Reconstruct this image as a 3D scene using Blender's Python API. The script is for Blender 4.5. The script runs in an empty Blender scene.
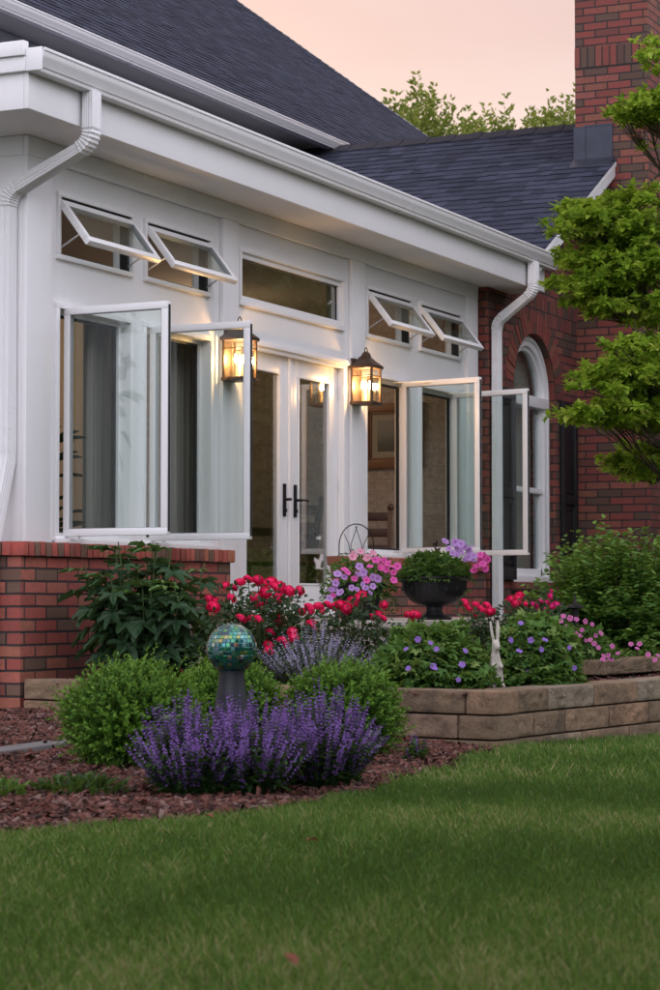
import bpy, bmesh, math, random
import numpy as np
from mathutils import Vector, Matrix
random.seed(7)
RG = np.random.default_rng(11)
R = math.radians
SC = bpy.context.scene
COL = SC.collection

# ------------------------------------------------------------------ objects, tags
WL = {}
def place(o, loc, parent=None):
    loc = Vector(loc)
    WL[o.name] = loc
    if parent is not None:
        o.parent = parent
        o.location = loc - WL[parent.name]
    else:
        o.location = loc
def tag(o, label=None, cat=None, group=None, kind=None):
    if label: o['label'] = label
    if cat: o['category'] = cat
    if group: o['group'] = group
    if kind: o['kind'] = kind
    return o
def thing(name, loc, label, cat, group=None):
    o = bpy.data.objects.new(name, None); COL.objects.link(o)
    o.empty_display_size = .1
    place(o, loc)
    return tag(o, label, cat, group)

# ------------------------------------------------------------------ mesh builder
class MB:
    def __init__(s):
        s.v = []; s.f = []; s.uv = []; s.smooth = []; s.mi = []
    def add(s, vs, fs, T=None, uvs=None, smooth=False, mi=0):
        b = len(s.v)
        if T: vs = [T(*p) for p in vs]
        s.v += [tuple(p) for p in vs]
        for i, f in enumerate(fs):
            s.f.append(tuple(b+k for k in f)); s.smooth.append(smooth); s.mi.append(mi)
            s.uv.append(uvs[i] if uvs else None)
        return s
    def box(s, x0, x1, y0, y1, z0, z1, T=None, uv=None, mi=0):
        vs = [(x0,y0,z0),(x1,y0,z0),(x1,y1,z0),(x0,y1,z0),(x0,y0,z1),(x1,y0,z1),(x1,y1,z1),(x0,y1,z1)]
        fs = [(0,3,2,1),(4,5,6,7),(0,1,5,4),(1,2,6,5),(2,3,7,6),(3,0,4,7)]
        u = [[(uv, .5)]*4 for _ in fs] if uv is not None else None
        return s.add(vs, fs, T, u, mi=mi)
    def extrude(s, poly, axis, a0, a1, T=None, smooth=False):
        # poly: list of 2D points; axis 'x': (y,z) profile
        n = len(poly)
        def P(a, p):
            return (a, p[0], p[1]) if axis == 'x' else ((p[0], a, p[1]) if axis == 'y' else (p[0], p[1], a))
        vs = [P(a0, p) for p in poly] + [P(a1, p) for p in poly]
        fs = [(i, (i+1) % n, n+(i+1) % n, n+i) for i in range(n)]
        s.add(vs, fs, T, smooth=smooth)
        s.add([P(a0, p) for p in poly], [tuple(range(n))[::-1]], T)
        s.add([P(a1, p) for p in poly], [tuple(range(n))], T)
        return s
    def sweep(s, path, prof, up=(0,0,1), scales=None, caps=True, smooth=True):
        # prof: list of (a,b) in the frame (side, normal); path of points
        P = [Vector(p) for p in path]; n = len(P); m = len(prof)
        vs = []; ref = Vector(up)
        prev = None
        for i in range(n):
            t = (P[min(i+1, n-1)]-P[max(i-1, 0)])
            if t.length < 1e-9: t = Vector((0,0,1))
            t.normalize()
            if prev is None:
                a = ref.cross(t)
                if a.length < 1e-4: a = Vector((1,0,0)).cross(t)
                if a.length < 1e-4: a = Vector((0,1,0)).cross(t)
            else:
                a = prev-t*prev.dot(t)
            a.normalize(); prev = a
            b = t.cross(a)
            k = scales[i] if scales else 1
            for (pa, pb) in prof: vs.append(P[i]+a*pa*k+b*pb*k)
        fs = [(i*m+j, i*m+(j+1) % m, (i+1)*m+(j+1) % m, (i+1)*m+j) for i in range(n-1) for j in range(m)]
        if caps:
            fs += [tuple(range(m))[::-1], tuple((n-1)*m+j for j in range(m))]
        return s.add([tuple(v) for v in vs], fs, smooth=smooth)
    def tube(s, path, r, seg=8, smooth=True, r1=None):
        prof = [(math.cos(2*math.pi*k/seg), math.sin(2*math.pi*k/seg)) for k in range(seg)]
        n = len(path)
        if isinstance(r, (int, float)):
            r1 = r if r1 is None else r1
            sc = [r+(r1-r)*i/max(1, n-1) for i in range(n)]
        else: sc = list(r)
        return s.sweep(path, prof, scales=sc, smooth=smooth)
    def lathe(s, prof, seg=32, T=None, smooth=True, ripple=None):
        vs = []; n = len(prof)
        for j in range(seg):
            a = 2*math.pi*j/seg
            for i, (r, z) in enumerate(prof):
                rr = r*(1+(ripple(a, z) if ripple else 0))
                vs.append((rr*math.cos(a), rr*math.sin(a), z))
        fs = [(j*n+i, ((j+1) % seg)*n+i, ((j+1) % seg)*n+i+1, j*n+i+1) for j in range(seg) for i in range(n-1)]
        return s.add(vs, fs, T, smooth=smooth)
    def build(s, name, mat, parent=None, loc=None, bevel=0, sharp=35, uvfun=None):
        me = bpy.data.meshes.new(name)
        if loc is None: loc = WL[parent.name] if parent is not None else Vector((0,0,0))
        loc = Vector(loc)
        me.from_pydata(s.v, [], s.f)
        me.update()
        uvl = me.uv_layers.new(name='UVMap')
        for p, u in zip(me.polygons, s.uv):
            n = p.normal
            for k, li in enumerate(p.loop_indices):
                if u: uvl.data[li].uv = u[k]; continue
                x, y, z = s.v[me.loops[li].vertex_index]
                if uvfun: uvl.data[li].uv = uvfun(x, y, z, n)
                elif abs(n.z) > .75: uvl.data[li].uv = (x, y)
                elif abs(n.x) > abs(n.y): uvl.data[li].uv = (-y, z)
                else: uvl.data[li].uv = (x, z)
        me.polygons.foreach_set('use_smooth', s.smooth)
        me.polygons.foreach_set('material_index', s.mi)
        mats = mat if isinstance(mat, (list, tuple)) else [mat]
        for m in mats: me.materials.append(m)
        me.transform(Matrix.Translation(-loc))
        if bevel:
            bm = bmesh.new(); bm.from_mesh(me)
            bmesh.ops.remove_doubles(bm, verts=bm.verts, dist=1e-6)
            ed = [e for e in bm.edges if len(e.link_faces) == 2 and e.calc_face_angle(0) > R(30)]
            bmesh.ops.bevel(bm, geom=ed, offset=bevel, segments=2, profile=.6, affect='EDGES', clamp_overlap=True)
            bm.to_mesh(me); bm.free()
            me.polygons.foreach_set('use_smooth', [True]*len(me.polygons))
        if any(s.smooth) or bevel: me.set_sharp_from_angle(angle=R(sharp))
        o = bpy.data.objects.new(name, me); COL.objects.link(o)
        place(o, loc, parent)
        return o

# ------------------------------------------------------------------ numpy leaf clouds
def nrm(a): return a/np.maximum(np.linalg.norm(a, axis=-1, keepdims=True), 1e-9)
T_QUAD = (np.array([(0,0,0),(.45,.5,.12),(1,0,-.08),(.45,-.5,.12)], float), [(0,3,2,1)])
T_DIAM = (np.array([(0,0,0),(.45,.5,.14),(1,0,-.08),(.45,-.5,.14)], float), [(0,2,1),(0,3,2)])
T_LEAF = (np.array([(0,0,0),(.5,0,-.03),(1,0,-.14),(.22,.38,.07),(.55,.5,.07),(.85,.25,-.03),(.22,-.38,.07),(.55,-.5,.07),(.85,-.25,-.03)], float),
          [(0,1,4,3),(1,5,4),(1,2,5),(0,6,7,1),(1,7,8),(1,8,2)])
def lobed(lobes, deep=.55, span=250, elong=1.0):
    v = [(.12,0,-.02)]; a0 = R(span/2)
    n = lobes
    ring = []
    for i in range(n):
        a = -a0+2*a0*i/(n-1)
        k = 1.0 if n < 4 else (1-.28*abs(2*i/(n-1)-1))
        for da, rr, h in ((-.55, .62, .05), (-.2, .93, .02), (.0, 1.0, -.06), (.2, .93, .02), (.55, .62, .05)):
            aa = a+da*(2*a0/(n-1))*.62
            ring.append((k*rr, aa, h))
        if i < n-1:
            ring.append((deep, a+a0/(n-1), .1))
    for (rr, aa, h) in ring:
        v.append((.12+.88*rr*math.cos(aa)*elong, .62*rr*math.sin(aa), h-.1*rr*rr))
    m = len(ring)
    f = [(0, i, i+1) for i in range(1, m)]
    return (np.array(v, float), f)
T_GERAN = lobed(5, .58)
T_BIG = lobed(5, .5, 190)
def petal_grid():
    v = []; f = []
    for i, t in enumerate((0, .4, .75, 1.0)):
        w = (.18, .42, .5, .3)[i]
        for j, s_ in enumerate((-1, 0, 1)):
            v.append((t, s_*w, .16*abs(s_)*(1-t*.5)+(-.12 if t == 1 else 0)+.12*math.sin(t*3)))
    for i in range(3):
        for j in range(2):
            a = i*3+j; f.append((a, a+1, a+4, a+3))
    return (np.array(v, float), f)
T_PETAL = petal_grid()
T_BLADE = (np.array([(0,.5,0),(0,-.5,0),(.5,.4,.06),(.5,-.4,.06),(1,0,.3)], float), [(0,1,3,2),(2,3,4)])

class Cloud:
    """many small oriented shapes gathered in one mesh"""
    def __init__(s): s.V = []; s.F = []; s.UV = []; s.M = []; s.n = 0
    def leaves(s, T, pos, dr, up, L, W, rnd=None, mi=0, hz=1.0):
        pos = np.atleast_2d(np.asarray(pos, float)); N = len(pos)
        if N == 0: return s
        dr = nrm(np.broadcast_to(np.asarray(dr, float), (N,3))); up = np.broadcast_to(np.asarray(up, float), (N,3))
        side = np.cross(up, dr); bad = np.linalg.norm(side, axis=1) < 1e-3
        if bad.any(): side[bad] = np.cross(np.array([.3,.9,.2]), dr[bad])
        side = nrm(side); no = np.cross(dr, side)
        L = np.broadcast_to(np.asarray(L, float), (N,)); W = np.broadcast_to(np.asarray(W, float), (N,))
        tv, tf = T; k = len(tv)
        P = (pos[:,None,:]+dr[:,None,:]*(tv[None,:,0:1]*L[:,None,None])+side[:,None,:]*(tv[None,:,1:2]*W[:,None,None])
             + no[:,None,:]*(tv[None,:,2:3]*L[:,None,None]*hz))
        rnd = RG.random(N) if rnd is None else np.broadcast_to(np.asarray(rnd, float), (N,))
        base = s.n+np.arange(N)*k
        for f in tf:
            fa = np.array(f)
            s.F.append((base[:,None]+fa[None,:]))
            u = np.empty((N, len(f), 2)); u[:,:,0] = rnd[:,None]; u[:,:,1] = tv[fa,0][None,:]
            s.UV.append(u); s.M.append(np.full(N, mi))
        s.V.append(P.reshape(-1,3)); s.n += N*k
        return s
    def build(s, name, mats, parent=None, loc=None, smooth=False):
        V = np.concatenate(s.V)
        if loc is None: loc = WL[parent.name] if parent is not None else Vector((0,0,0))
        V = V-np.array(loc)[None]
        me = bpy.data.meshes.new(name)
        li = np.concatenate([f.reshape(-1) for f in s.F]).astype(np.int32)
        cnt = np.concatenate([np.full(len(f), f.shape[1]) for f in s.F]).astype(np.int32)
        st = np.concatenate([[0], np.cumsum(cnt)[:-1]]).astype(np.int32)
        uv = np.concatenate([u.reshape(-1,2) for u in s.UV]).astype(np.float32)
        mi = np.concatenate(s.M).astype(np.int32)
        me.vertices.add(len(V)); me.vertices.foreach_set('co', V.astype(np.float32).ravel())
        me.loops.add(len(li)); me.loops.foreach_set('vertex_index', li)
        me.polygons.add(len(cnt)); me.polygons.foreach_set('loop_start', st)
        try: me.polygons.foreach_set('loop_total', cnt)
        except Exception: pass
        me.polygons.foreach_set('material_index', mi)
        me.polygons.foreach_set('use_smooth', np.full(len(cnt), smooth))
        me.uv_layers.new(name='UVMap').data.foreach_set('uv', uv.ravel())
        for m in (mats if isinstance(mats, (list, tuple)) else [mats]): me.materials.append(m)
        me.update(calc_edges=True); me.validate()
        o = bpy.data.objects.new(name, me); COL.objects.link(o)
        place(o, loc, parent)
        return o
def rdir(n):
    a = RG.normal(size=(n,3)); return nrm(a)
def noise3(P, f, seed=0):
    """cheap smooth lumps for uneven outlines"""
    r = np.random.default_rng(seed); o = np.zeros(len(P))
    for k in range(6):
        w = r.normal(size=3)*f; o += np.sin(P@w+r.random()*6.28)
    return o/6

# ------------------------------------------------------------------ materials
class NT:
    def __init__(s, name, world=False):
        if world: s.m = bpy.data.worlds.new(name)
        else: s.m = bpy.data.materials.new(name)
        s.m.use_nodes = True; s.t = s.m.node_tree; s.t.nodes.clear()
        s.out = s.t.nodes.new('ShaderNodeOutputWorld' if world else 'ShaderNodeOutputMaterial')
    def n(s, typ, **kw):
        nd = s.t.nodes.new('ShaderNode'+typ)
        for k, v in kw.items():
            if hasattr(nd, k) and k not in nd.inputs.keys(): setattr(nd, k, v)
        return nd
    def l(s, a, b): s.t.links.new(a, b)
    def ramp(s, fac, stops, interp='LINEAR'):
        r = s.n('ValToRGB'); r.color_ramp.interpolation = interp
        e = r.color_ramp.elements
        while len(e) < len(stops): e.new(.5)
        for i, (p, c) in enumerate(stops):
            e[i].position = p; e[i].color = (*c, 1) if len(c) == 3 else c
        s.l(fac, r.inputs[0]); return r.outputs[0]
    def noise(s, vec, scale, detail=4, rough=.55):
        n = s.n('TexNoise'); n.inputs['Scale'].default_value = scale; n.inputs['Detail'].default_value = detail
        n.inputs['Roughness'].default_value = rough
        if vec is not None: s.l(vec, n.inputs['Vector'])
        return n.outputs['Fac']
    def mix(s, fac, a, b, mode='MIX'):
        m = s.n('Mix'); m.data_type = 'RGBA'; m.blend_type = mode
        for sock, v in ((m.inputs[0], fac), (m.inputs[6], a), (m.inputs[7], b)):
            if isinstance(v, (int, float)): sock.default_value = v
            elif isinstance(v, tuple): sock.default_value = (*v, 1) if len(v) == 3 else v
            else: s.l(v, sock)
        return m.outputs[2]
    def math(s, op, a, b=None, c=None, clamp=False):
        m = s.n('Math'); m.operation = op; m.use_clamp = clamp
        for i, v in enumerate((a, b, c)):
            if v is None: continue
            if isinstance(v, (int, float)): m.inputs[i].default_value = v
            else: s.l(v, m.inputs[i])
        return m.outputs[0]
    def principled(s, color, rough=.5, metal=0, bump=None, bstr=.3, bdist=.01, spec=None, coat=None):
        p = s.n('BsdfPrincipled')
        if isinstance(color, tuple): p.inputs['Base Color'].default_value = (*color, 1)
        else: s.l(color, p.inputs['Base Color'])
        if isinstance(rough, (int, float)): p.inputs['Roughness'].default_value = rough
        else: s.l(rough, p.inputs['Roughness'])
        p.inputs['Metallic'].default_value = metal
        if spec is not None: p.inputs['Specular IOR Level'].default_value = spec
        if coat is not None: p.inputs['Coat Weight'].default_value = coat; p.inputs['Coat Roughness'].default_value = .1
        if bump is not None:
            b = s.n('Bump'); b.inputs['Strength'].default_value = bstr; b.inputs['Distance'].default_value = bdist
            s.l(bump, b.inputs['Height']); s.l(b.outputs[0], p.inputs['Normal'])
        return p
    def done(s, shader): s.l(shader.outputs[0] if hasattr(shader, 'outputs') else shader, s.out.inputs[0]); return s.m
def obj_co(t): return t.n('TexCoord').outputs['Object']
def uv_co(t): return t.n('TexCoord').outputs['UV']

def m_paint(name, col, rough=.42, dirt=.14):
    t = NT(name); co = obj_co(t)
    n1 = t.noise(co, 2.2, 6, .65); n2 = t.noise(co, 40, 3)
    mp = t.n('Mapping'); t.l(co, mp.inputs[0]); mp.inputs['Scale'].default_value = (9, 9, .7)
    n3 = t.noise(mp.outputs[0], 1.6, 6, .7)
    f = t.ramp(t.math('ADD', t.math('MULTIPLY', n1, .5), t.math('MULTIPLY', n3, .5)), [(.40,(0,0,0)),(.68,(1,1,1))])
    c = t.mix(t.math('MULTIPLY', f, dirt), col, (col[0]*.70, col[1]*.68, col[2]*.63))
    r = t.math('ADD', t.math('MULTIPLY', n1, .2), rough-.1)
    return t.done(t.principled(c, r, bump=t.math('ADD', n2, t.math('MULTIPLY', n1, 3)), bstr=.08, bdist=.004))
def m_plain(name, col, rough=.5, metal=0, var=.15, scale=30, bstr=.15, coat=None):
    t = NT(name); co = obj_co(t); n = t.noise(co, scale, 5)
    c = t.mix(n, tuple(x*(1-var) for x in col), tuple(min(1, x*(1+var)) for x in col))
    return t.done(t.principled(c, rough, metal, bump=n, bstr=bstr, bdist=.004, coat=coat))
def m_brick(name, L=.2425, Hc=.0749, off=.5, pal=None, tone=1.0, mortar=(.034,.027,.027), swap=False, msize=.0078, dx=0, dz=0):
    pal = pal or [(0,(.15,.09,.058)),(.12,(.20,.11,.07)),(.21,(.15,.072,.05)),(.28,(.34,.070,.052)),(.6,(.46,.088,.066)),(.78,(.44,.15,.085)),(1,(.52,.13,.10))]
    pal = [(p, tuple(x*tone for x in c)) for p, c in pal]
    t = NT(name); uv = uv_co(t)
    mp = t.n('Mapping'); t.l(uv, mp.inputs['Vector'])
    mp.inputs['Location'].default_value = (dx, dz, 0)
    vec = mp.outputs[0]
    if swap:
        sx = t.n('SeparateXYZ'); t.l(vec, sx.inputs[0]); cx = t.n('CombineXYZ')
        t.l(sx.outputs[1], cx.inputs[0]); t.l(sx.outputs[0], cx.inputs[1]); vec = cx.outputs[0]
    # slight waviness of the courses
    nz = t.n('TexNoise'); nz.inputs['Scale'].default_value = 9; nz.inputs['Detail'].default_value = 3
    t.l(uv, nz.inputs['Vector'])
    wob = t.n('VectorMath'); wob.operation = 'SCALE'; wob.inputs['Scale'].default_value = .008
    ce = t.n('VectorMath'); ce.operation = 'SUBTRACT'; ce.inputs[1].default_value = (.5,.5,.5)
    t.l(nz.outputs['Color'], ce.inputs[0]); t.l(ce.outputs[0], wob.inputs[0])
    ad = t.n('VectorMath'); ad.operation = 'ADD'; t.l(vec, ad.inputs[0]); t.l(wob.outputs[0], ad.inputs[1])
    b = t.n('TexBrick'); b.offset = off; b.offset_frequency = 2; b.squash = 1
    b.inputs['Color1'].default_value = (0,0,0,1); b.inputs['Color2'].default_value = (1,1,1,1); b.inputs['Mortar'].default_value = (.5,.5,.5,1)
    b.inputs['Scale'].default_value = 1; b.inputs['Mortar Size'].default_value = msize; b.inputs['Mortar Smooth'].default_value = .35
    b.inputs['Bias'].default_value = 0; b.inputs['Brick Width'].default_value = L; b.inputs['Row Height'].default_value = Hc
    t.l(ad.outputs[0], b.inputs['Vector'])
    col = t.ramp(b.outputs['Color'], pal)
    n1 = t.noise(uv, 22, 6, .7); n2 = t.noise(uv, 150, 4, .7); n3 = t.noise(uv, 1.3, 3)
    col = t.mix(t.ramp(n1, [(.35,(0,0,0)),(.7,(.55,.55,.55))]), col, (.13*tone,.075*tone,.06*tone))
    col = t.mix(t.math('MULTIPLY', n3, .35), col, (.08,.05,.045))
    mc = t.mix(n1, tuple(x*.7 for x in mortar), tuple(x*1.4 for x in mortar))
    col = t.mix(b.outputs['Fac'], col, mc)
    hgt = t.math('ADD', t.math('MULTIPLY', b.outputs['Fac'], -1.0), t.math('ADD', t.math('MULTIPLY', n2, .22), t.math('MULTIPLY', n1, .3)))
    return t.done(t.principled(col, .86, bump=hgt, bstr=.9, bdist=.008))
def m_onebrick(name, pal, tone=1.0):
    """individual modelled bricks: the colour comes from each brick's own random number"""
    t = NT(name); uv = uv_co(t); co = obj_co(t)
    sx = t.n('SeparateXYZ'); t.l(uv, sx.inputs[0])
    col = t.ramp(sx.outputs[0], [(p, tuple(x*tone for x in c)) for p, c in pal])
    n1 = t.noise(co, 25, 6, .7); n2 = t.noise(co, 150, 4, .7)
    col = t.mix(t.ramp(n1, [(.35,(0,0,0)),(.7,(.5,.5,.5))]), col, (.12*tone,.07*tone,.055*tone))
    return t.done(t.principled(col, .86, bump=t.math('ADD', n1, t.math('MULTIPLY', n2, .5)), bstr=.5, bdist=.006))
def m_stone(name):
    t = NT(name); uv = uv_co(t); co = obj_co(t)
    sx = t.n('SeparateXYZ'); t.l(uv, sx.inputs[0])
    base = t.ramp(sx.outputs[0], [(0,(.31,.215,.13)),(.3,(.42,.29,.175)),(.55,(.52,.31,.185)),(.75,(.42,.345,.25)),(1,(.58,.43,.28))])
    n1 = t.noise(co, 7, 9, .75); n2 = t.noise(co, 45, 6, .75)
    c = t.mix(t.ramp(n1, [(.46,(0,0,0)),(.66,(.7,.7,.7))]), base, (.12,.085,.055))
    c = t.mix(t.ramp(n2, [(.5,(0,0,0)),(.8,(.45,.45,.45))]), c, (.36,.33,.28))
    n3 = t.noise(co, 2.3, 5, .6)
    c = t.mix(t.ramp(n3, [(.55,(0,0,0)),(.75,(.6,.6,.6))]), c, (.06,.055,.045))
    return t.done(t.principled(c, .9, bump=t.math('ADD', t.math('MULTIPLY', n1, 2), n2), bstr=1.0, bdist=.03))
def m_leaf(name, stops, rough=.45, transl=.25, spec=.2):
    t = NT(name); uv = uv_co(t); sx = t.n('SeparateXYZ'); t.l(uv, sx.inputs[0])
    c = t.ramp(sx.outputs[0], stops)
    p = t.principled(c, rough, spec=spec)
    tr = t.n('BsdfTranslucent'); t.l(t.mix(.5, c, (.30,.42,.05), 'MIX'), tr.inputs[0])
    mx = t.n('MixShader'); mx.inputs[0].default_value = transl
    t.l(p.outputs[0], mx.inputs[1]); t.l(tr.outputs[0], mx.inputs[2])
    return t.done(mx)
def m_petal(name, inner, outer, edge=.3, rough=.5, transl=.25, vary=.25):
    t = NT(name); uv = uv_co(t); sx = t.n('SeparateXYZ'); t.l(uv, sx.inputs[0])
    c = t.ramp(sx.outputs[1], [(0, inner), (edge, outer), (1, outer)])
    c = t.mix(t.math('MULTIPLY', sx.outputs[0], vary), c, tuple(min(1, x*1.5+.03) for x in outer))
    p = t.principled(c, rough, spec=.1); tr = t.n('BsdfTranslucent'); t.l(c, tr.inputs[0])
    mx = t.n('MixShader'); mx.inputs[0].default_value = transl
    t.l(p.outputs[0], mx.inputs[1]); t.l(tr.outputs[0], mx.inputs[2])
    return t.done(mx)
def m_glass(name, tint=(.90,.95,.93), f0=.075):
    t = NT(name); g = t.n('NewGeometry')
    d = t.n('VectorMath'); d.operation = 'DOT_PRODUCT'; t.l(g.outputs['Incoming'], d.inputs[0]); t.l(g.outputs['Normal'], d.inputs[1])
    c = t.math('SUBTRACT', 1.0, t.math('ABSOLUTE', d.outputs['Value']))
    f = t.math('ADD', t.math('MULTIPLY', t.math('POWER', c, 5.0), 1-f0), f0, clamp=True)
    tr = t.n('BsdfTransparent'); tr.inputs[0].default_value = (*tint, 1)
    gl = t.n('BsdfGlossy'); gl.inputs['Roughness'].default_value = .0; gl.inputs[0].default_value = (.95,.97,1,1)
    mx = t.n('MixShader'); t.l(f, mx.inputs[0]); t.l(tr.outputs[0], mx.inputs[1]); t.l(gl.outputs[0], mx.inputs[2])
    return t.done(mx)
def m_emit(name, col, s):
    t = NT(name); e = t.n('Emission'); e.inputs[0].default_value = (*col, 1); e.inputs[1].default_value = s
    return t.done(e)
def m_shingle(name):
    t = NT(name); uv = uv_co(t); co = obj_co(t); sx = t.n('SeparateXYZ'); t.l(uv, sx.inputs[0])
    c = t.ramp(sx.outputs[0], [(0,(.013,.017,.031)),(.35,(.023,.029,.050)),(.7,(.033,.041,.068)),(1,(.05,.058,.092))])
    n = t.noise(co, 260, 3, .8); n1 = t.noise(co, 1.1, 5)
    c = t.mix(t.ramp(n, [(.45,(0,0,0)),(.7,(.6,.6,.6))]), c, (.062,.068,.095))
    c = t.mix(t.math('MULTIPLY', n1, .4), c, (.02,.022,.034))
    return t.done(t.principled(c, .92, bump=n, bstr=.5, bdist=.004, spec=.25))
def m_chip(name, stops):
    t = NT(name); uv = uv_co(t); co = obj_co(t); sx = t.n('SeparateXYZ'); t.l(uv, sx.inputs[0])
    c = t.ramp(sx.outputs[0], stops); n = t.noise(co, 120, 4, .7)
    c = t.mix(t.math('MULTIPLY', n, .5), c, (.05,.028,.022))
    return t.done(t.principled(c, .85, bump=n, bstr=.4, bdist=.004, spec=.3))
def m_ground(name, a, b, scale, c3=None, rough=.95):
    t = NT(name); co = obj_co(t); n1 = t.noise(co, scale, 8, .7); n2 = t.noise(co, scale*12, 6, .7)
    c = t.mix(n1, a, b); c = t.mix(t.math('MULTIPLY', n2, .6), c, c3 or tuple(x*.4 for x in a))
    return t.done(t.principled(c, rough, bump=n2, bstr=.6, bdist=.02, spec=.1))

PAL = [(0,(.15,.09,.058)),(.12,(.20,.11,.07)),(.21,(.15,.072,.05)),(.28,(.34,.070,.052)),(.6,(.46,.088,.066)),(.78,(.44,.15,.085)),(1,(.52,.13,.10))]
M = {}
M['white'] = m_paint('white_paint', (.85,.845,.855))
M['sashwhite'] = m_paint('window_white', (.85,.845,.85), .35, .06)
M['alu'] = m_paint('gutter_white', (.80,.80,.81), .3, .14)
M['soffit'] = m_paint('soffit_white', (.78,.76,.76), .55, .1)
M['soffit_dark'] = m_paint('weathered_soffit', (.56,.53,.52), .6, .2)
M['brick'] = m_brick('brick_wall')
M['brick_ch'] = m_brick('brick_chimney', tone=.66, dx=.06)  # same brick toned down: shade of the wing recess is in the colour
M['brick_sol'] = m_brick('brick_soldier', L=.25, Hc=.075, off=0, swap=True, tone=.66)  # recess shade put into this brick colour too
M['brick_one'] = m_onebrick('brick_rowlock', PAL)
M['brick_arch'] = m_onebrick('brick_arch', PAL, .62)  # arch bricks darkened as well, shade of the recess in their colour
M['mortar'] = m_plain('mortar', (.03,.025,.025), .95, var=.3)
M['shingle'] = m_shingle('asphalt_shingle')
M['ridge'] = m_plain('ridge_shingle', (.02,.02,.028), .95, var=.4, scale=90)
M['flash'] = m_plain('lead_flashing', (.05,.055,.075), .45, .6, var=.3, scale=8)
M['glass'] = m_glass('window_glass', (.90,.95,.93), .036)
M['doorglass'] = m_glass('door_glass', (.74,.76,.72), .2)
M['black'] = m_plain('black_iron', (.012,.012,.013), .45, .5)
M['shutter'] = m_plain('shutter_black', (.01,.01,.012), .5)
M['gasket'] = m_plain('black_gasket', (.015,.015,.016), .6)
M['bead'] = m_plain('grey_bead', (.33,.33,.34), .5)
M['steel'] = m_plain('steel_arm', (.5,.5,.5), .35, .9)
M['bronze'] = m_plain('aged_bronze', (.11,.072,.05), .5, .75, var=.4, scale=22)
M['lampglass'] = m_glass('lantern_glass', (.97,.95,.9), .05)
M['flame'] = m_emit('candle_flame', (1,.60,.22), 60)
M['candle'] = m_plain('candle_sleeve', (.75,.68,.5), .5)
M['intbrick'] = m_brick('painted_brick', pal=[(0,(.62,.53,.46)),(1,(.70,.60,.52))], mortar=(.45,.38,.33), L=.3, Hc=.11)
M['intwall'] = m_plain('interior_plaster', (.64,.56,.48), .8, var=.08, scale=4)
M['intfloor'] = m_plain('interior_floor', (.12,.075,.05), .4, var=.3, scale=5)
M['wood'] = m_plain('dark_wood', (.075,.03,.018), .4, var=.4, scale=12)
M['frame_w'] = m_plain('frame_wood', (.22,.105,.05), .45, var=.3, scale=14)
M['curtain'] = m_plain('curtain_cloth', (.30,.28,.25), .9, var=.08, scale=20)
M['stone'] = m_stone('wall_stone')
M['patio'] = m_plain('patio_stone', (.42,.38,.33), .85, var=.25, scale=7, bstr=.4)
M['edging'] = m_plain('edging_concrete', (.13,.125,.12), .9, var=.35, scale=9, bstr=.5)
M['urn'] = m_plain('urn_black', (.013,.014,.016), .42, .1, var=.4, scale=16)
M['terracotta'] = m_plain('terracotta', (.33,.12,.075), .8, var=.25, scale=12)
M['slate'] = m_plain('pedestal_slate', (.018,.021,.028), .5, .1, var=.35, scale=18)
M['statue'] = m_plain('statue_white', (.43,.40,.345), .9, var=.45, scale=28, bstr=.6)
M['grout'] = m_plain('globe_grout', (.03,.035,.04), .7)
M['soil'] = m_ground('bed_soil', (.075,.038,.028), (.05,.028,.022), 6)
M['lawn'] = m_ground('lawn_turf', (.025,.055,.012), (.05,.075,.02), 2.5)
M['bark'] = m_plain('bark', (.10,.075,.055), .95, var=.4, scale=20, bstr=.8)
M['stem'] = m_plain('green_stem', (.06,.10,.03), .7, var=.3)
M['twig'] = m_plain('brown_stem', (.09,.06,.04), .8, var=.3)

# ================================================================== HOUSE
house = thing('house', (15.4, 2.5, .05), 'white sunroom house with red brick base, brick gable wing and dark shingle roofs', 'house')
def part(mb, name, mat, parent=house, **k): return mb.build(name, mat, parent, **k)

def wall_holes(x0, x1, z0, z1, holes, y0, y1):
    """slab between y0 (front) and y1 with rectangular openings, as one outer skin"""
    xs = sorted({x0, x1, *[h[0] for h in holes], *[h[1] for h in holes]}); zs = sorted({z0, z1, *[h[2] for h in holes], *[h[3] for h in holes]})
    xs = [x for x in xs if x0 <= x <= x1]; zs = [z for z in zs if z0 <= z <= z1]
    def solid(i, j):
        if i < 0 or j < 0 or i >= len(xs)-1 or j >= len(zs)-1: return False
        cx, cz = (xs[i]+xs[i+1])/2, (zs[j]+zs[j+1])/2
        return not any(h[0] < cx < h[1] and h[2] < cz < h[3] for h in holes)
    m = MB()
    for i in range(len(xs)-1):
        for j in range(len(zs)-1):
            if not solid(i, j): continue
            a, b, c, d = xs[i], xs[i+1], zs[j], zs[j+1]
            m.add([(a,y0,c),(b,y0,c),(b,y0,d),(a,y0,d)], [(0,1,2,3)])
            m.add([(a,y1,c),(b,y1,c),(b,y1,d),(a,y1,d)], [(3,2,1,0)])
            if not solid(i-1, j): m.add([(a,y0,c),(a,y1,c),(a,y1,d),(a,y0,d)], [(3,2,1,0)])
            if not solid(i+1, j): m.add([(b,y0,c),(b,y1,c),(b,y1,d),(b,y0,d)], [(0,1,2,3)])
            if not solid(i, j-1): m.add([(a,y0,c),(b,y0,c),(b,y1,c),(a,y1,c)], [(3,2,1,0)])
            if not solid(i, j+1): m.add([(a,y0,d),(b,y0,d),(b,y1,d),(a,y1,d)], [(0,1,2,3)])
    return m

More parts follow.
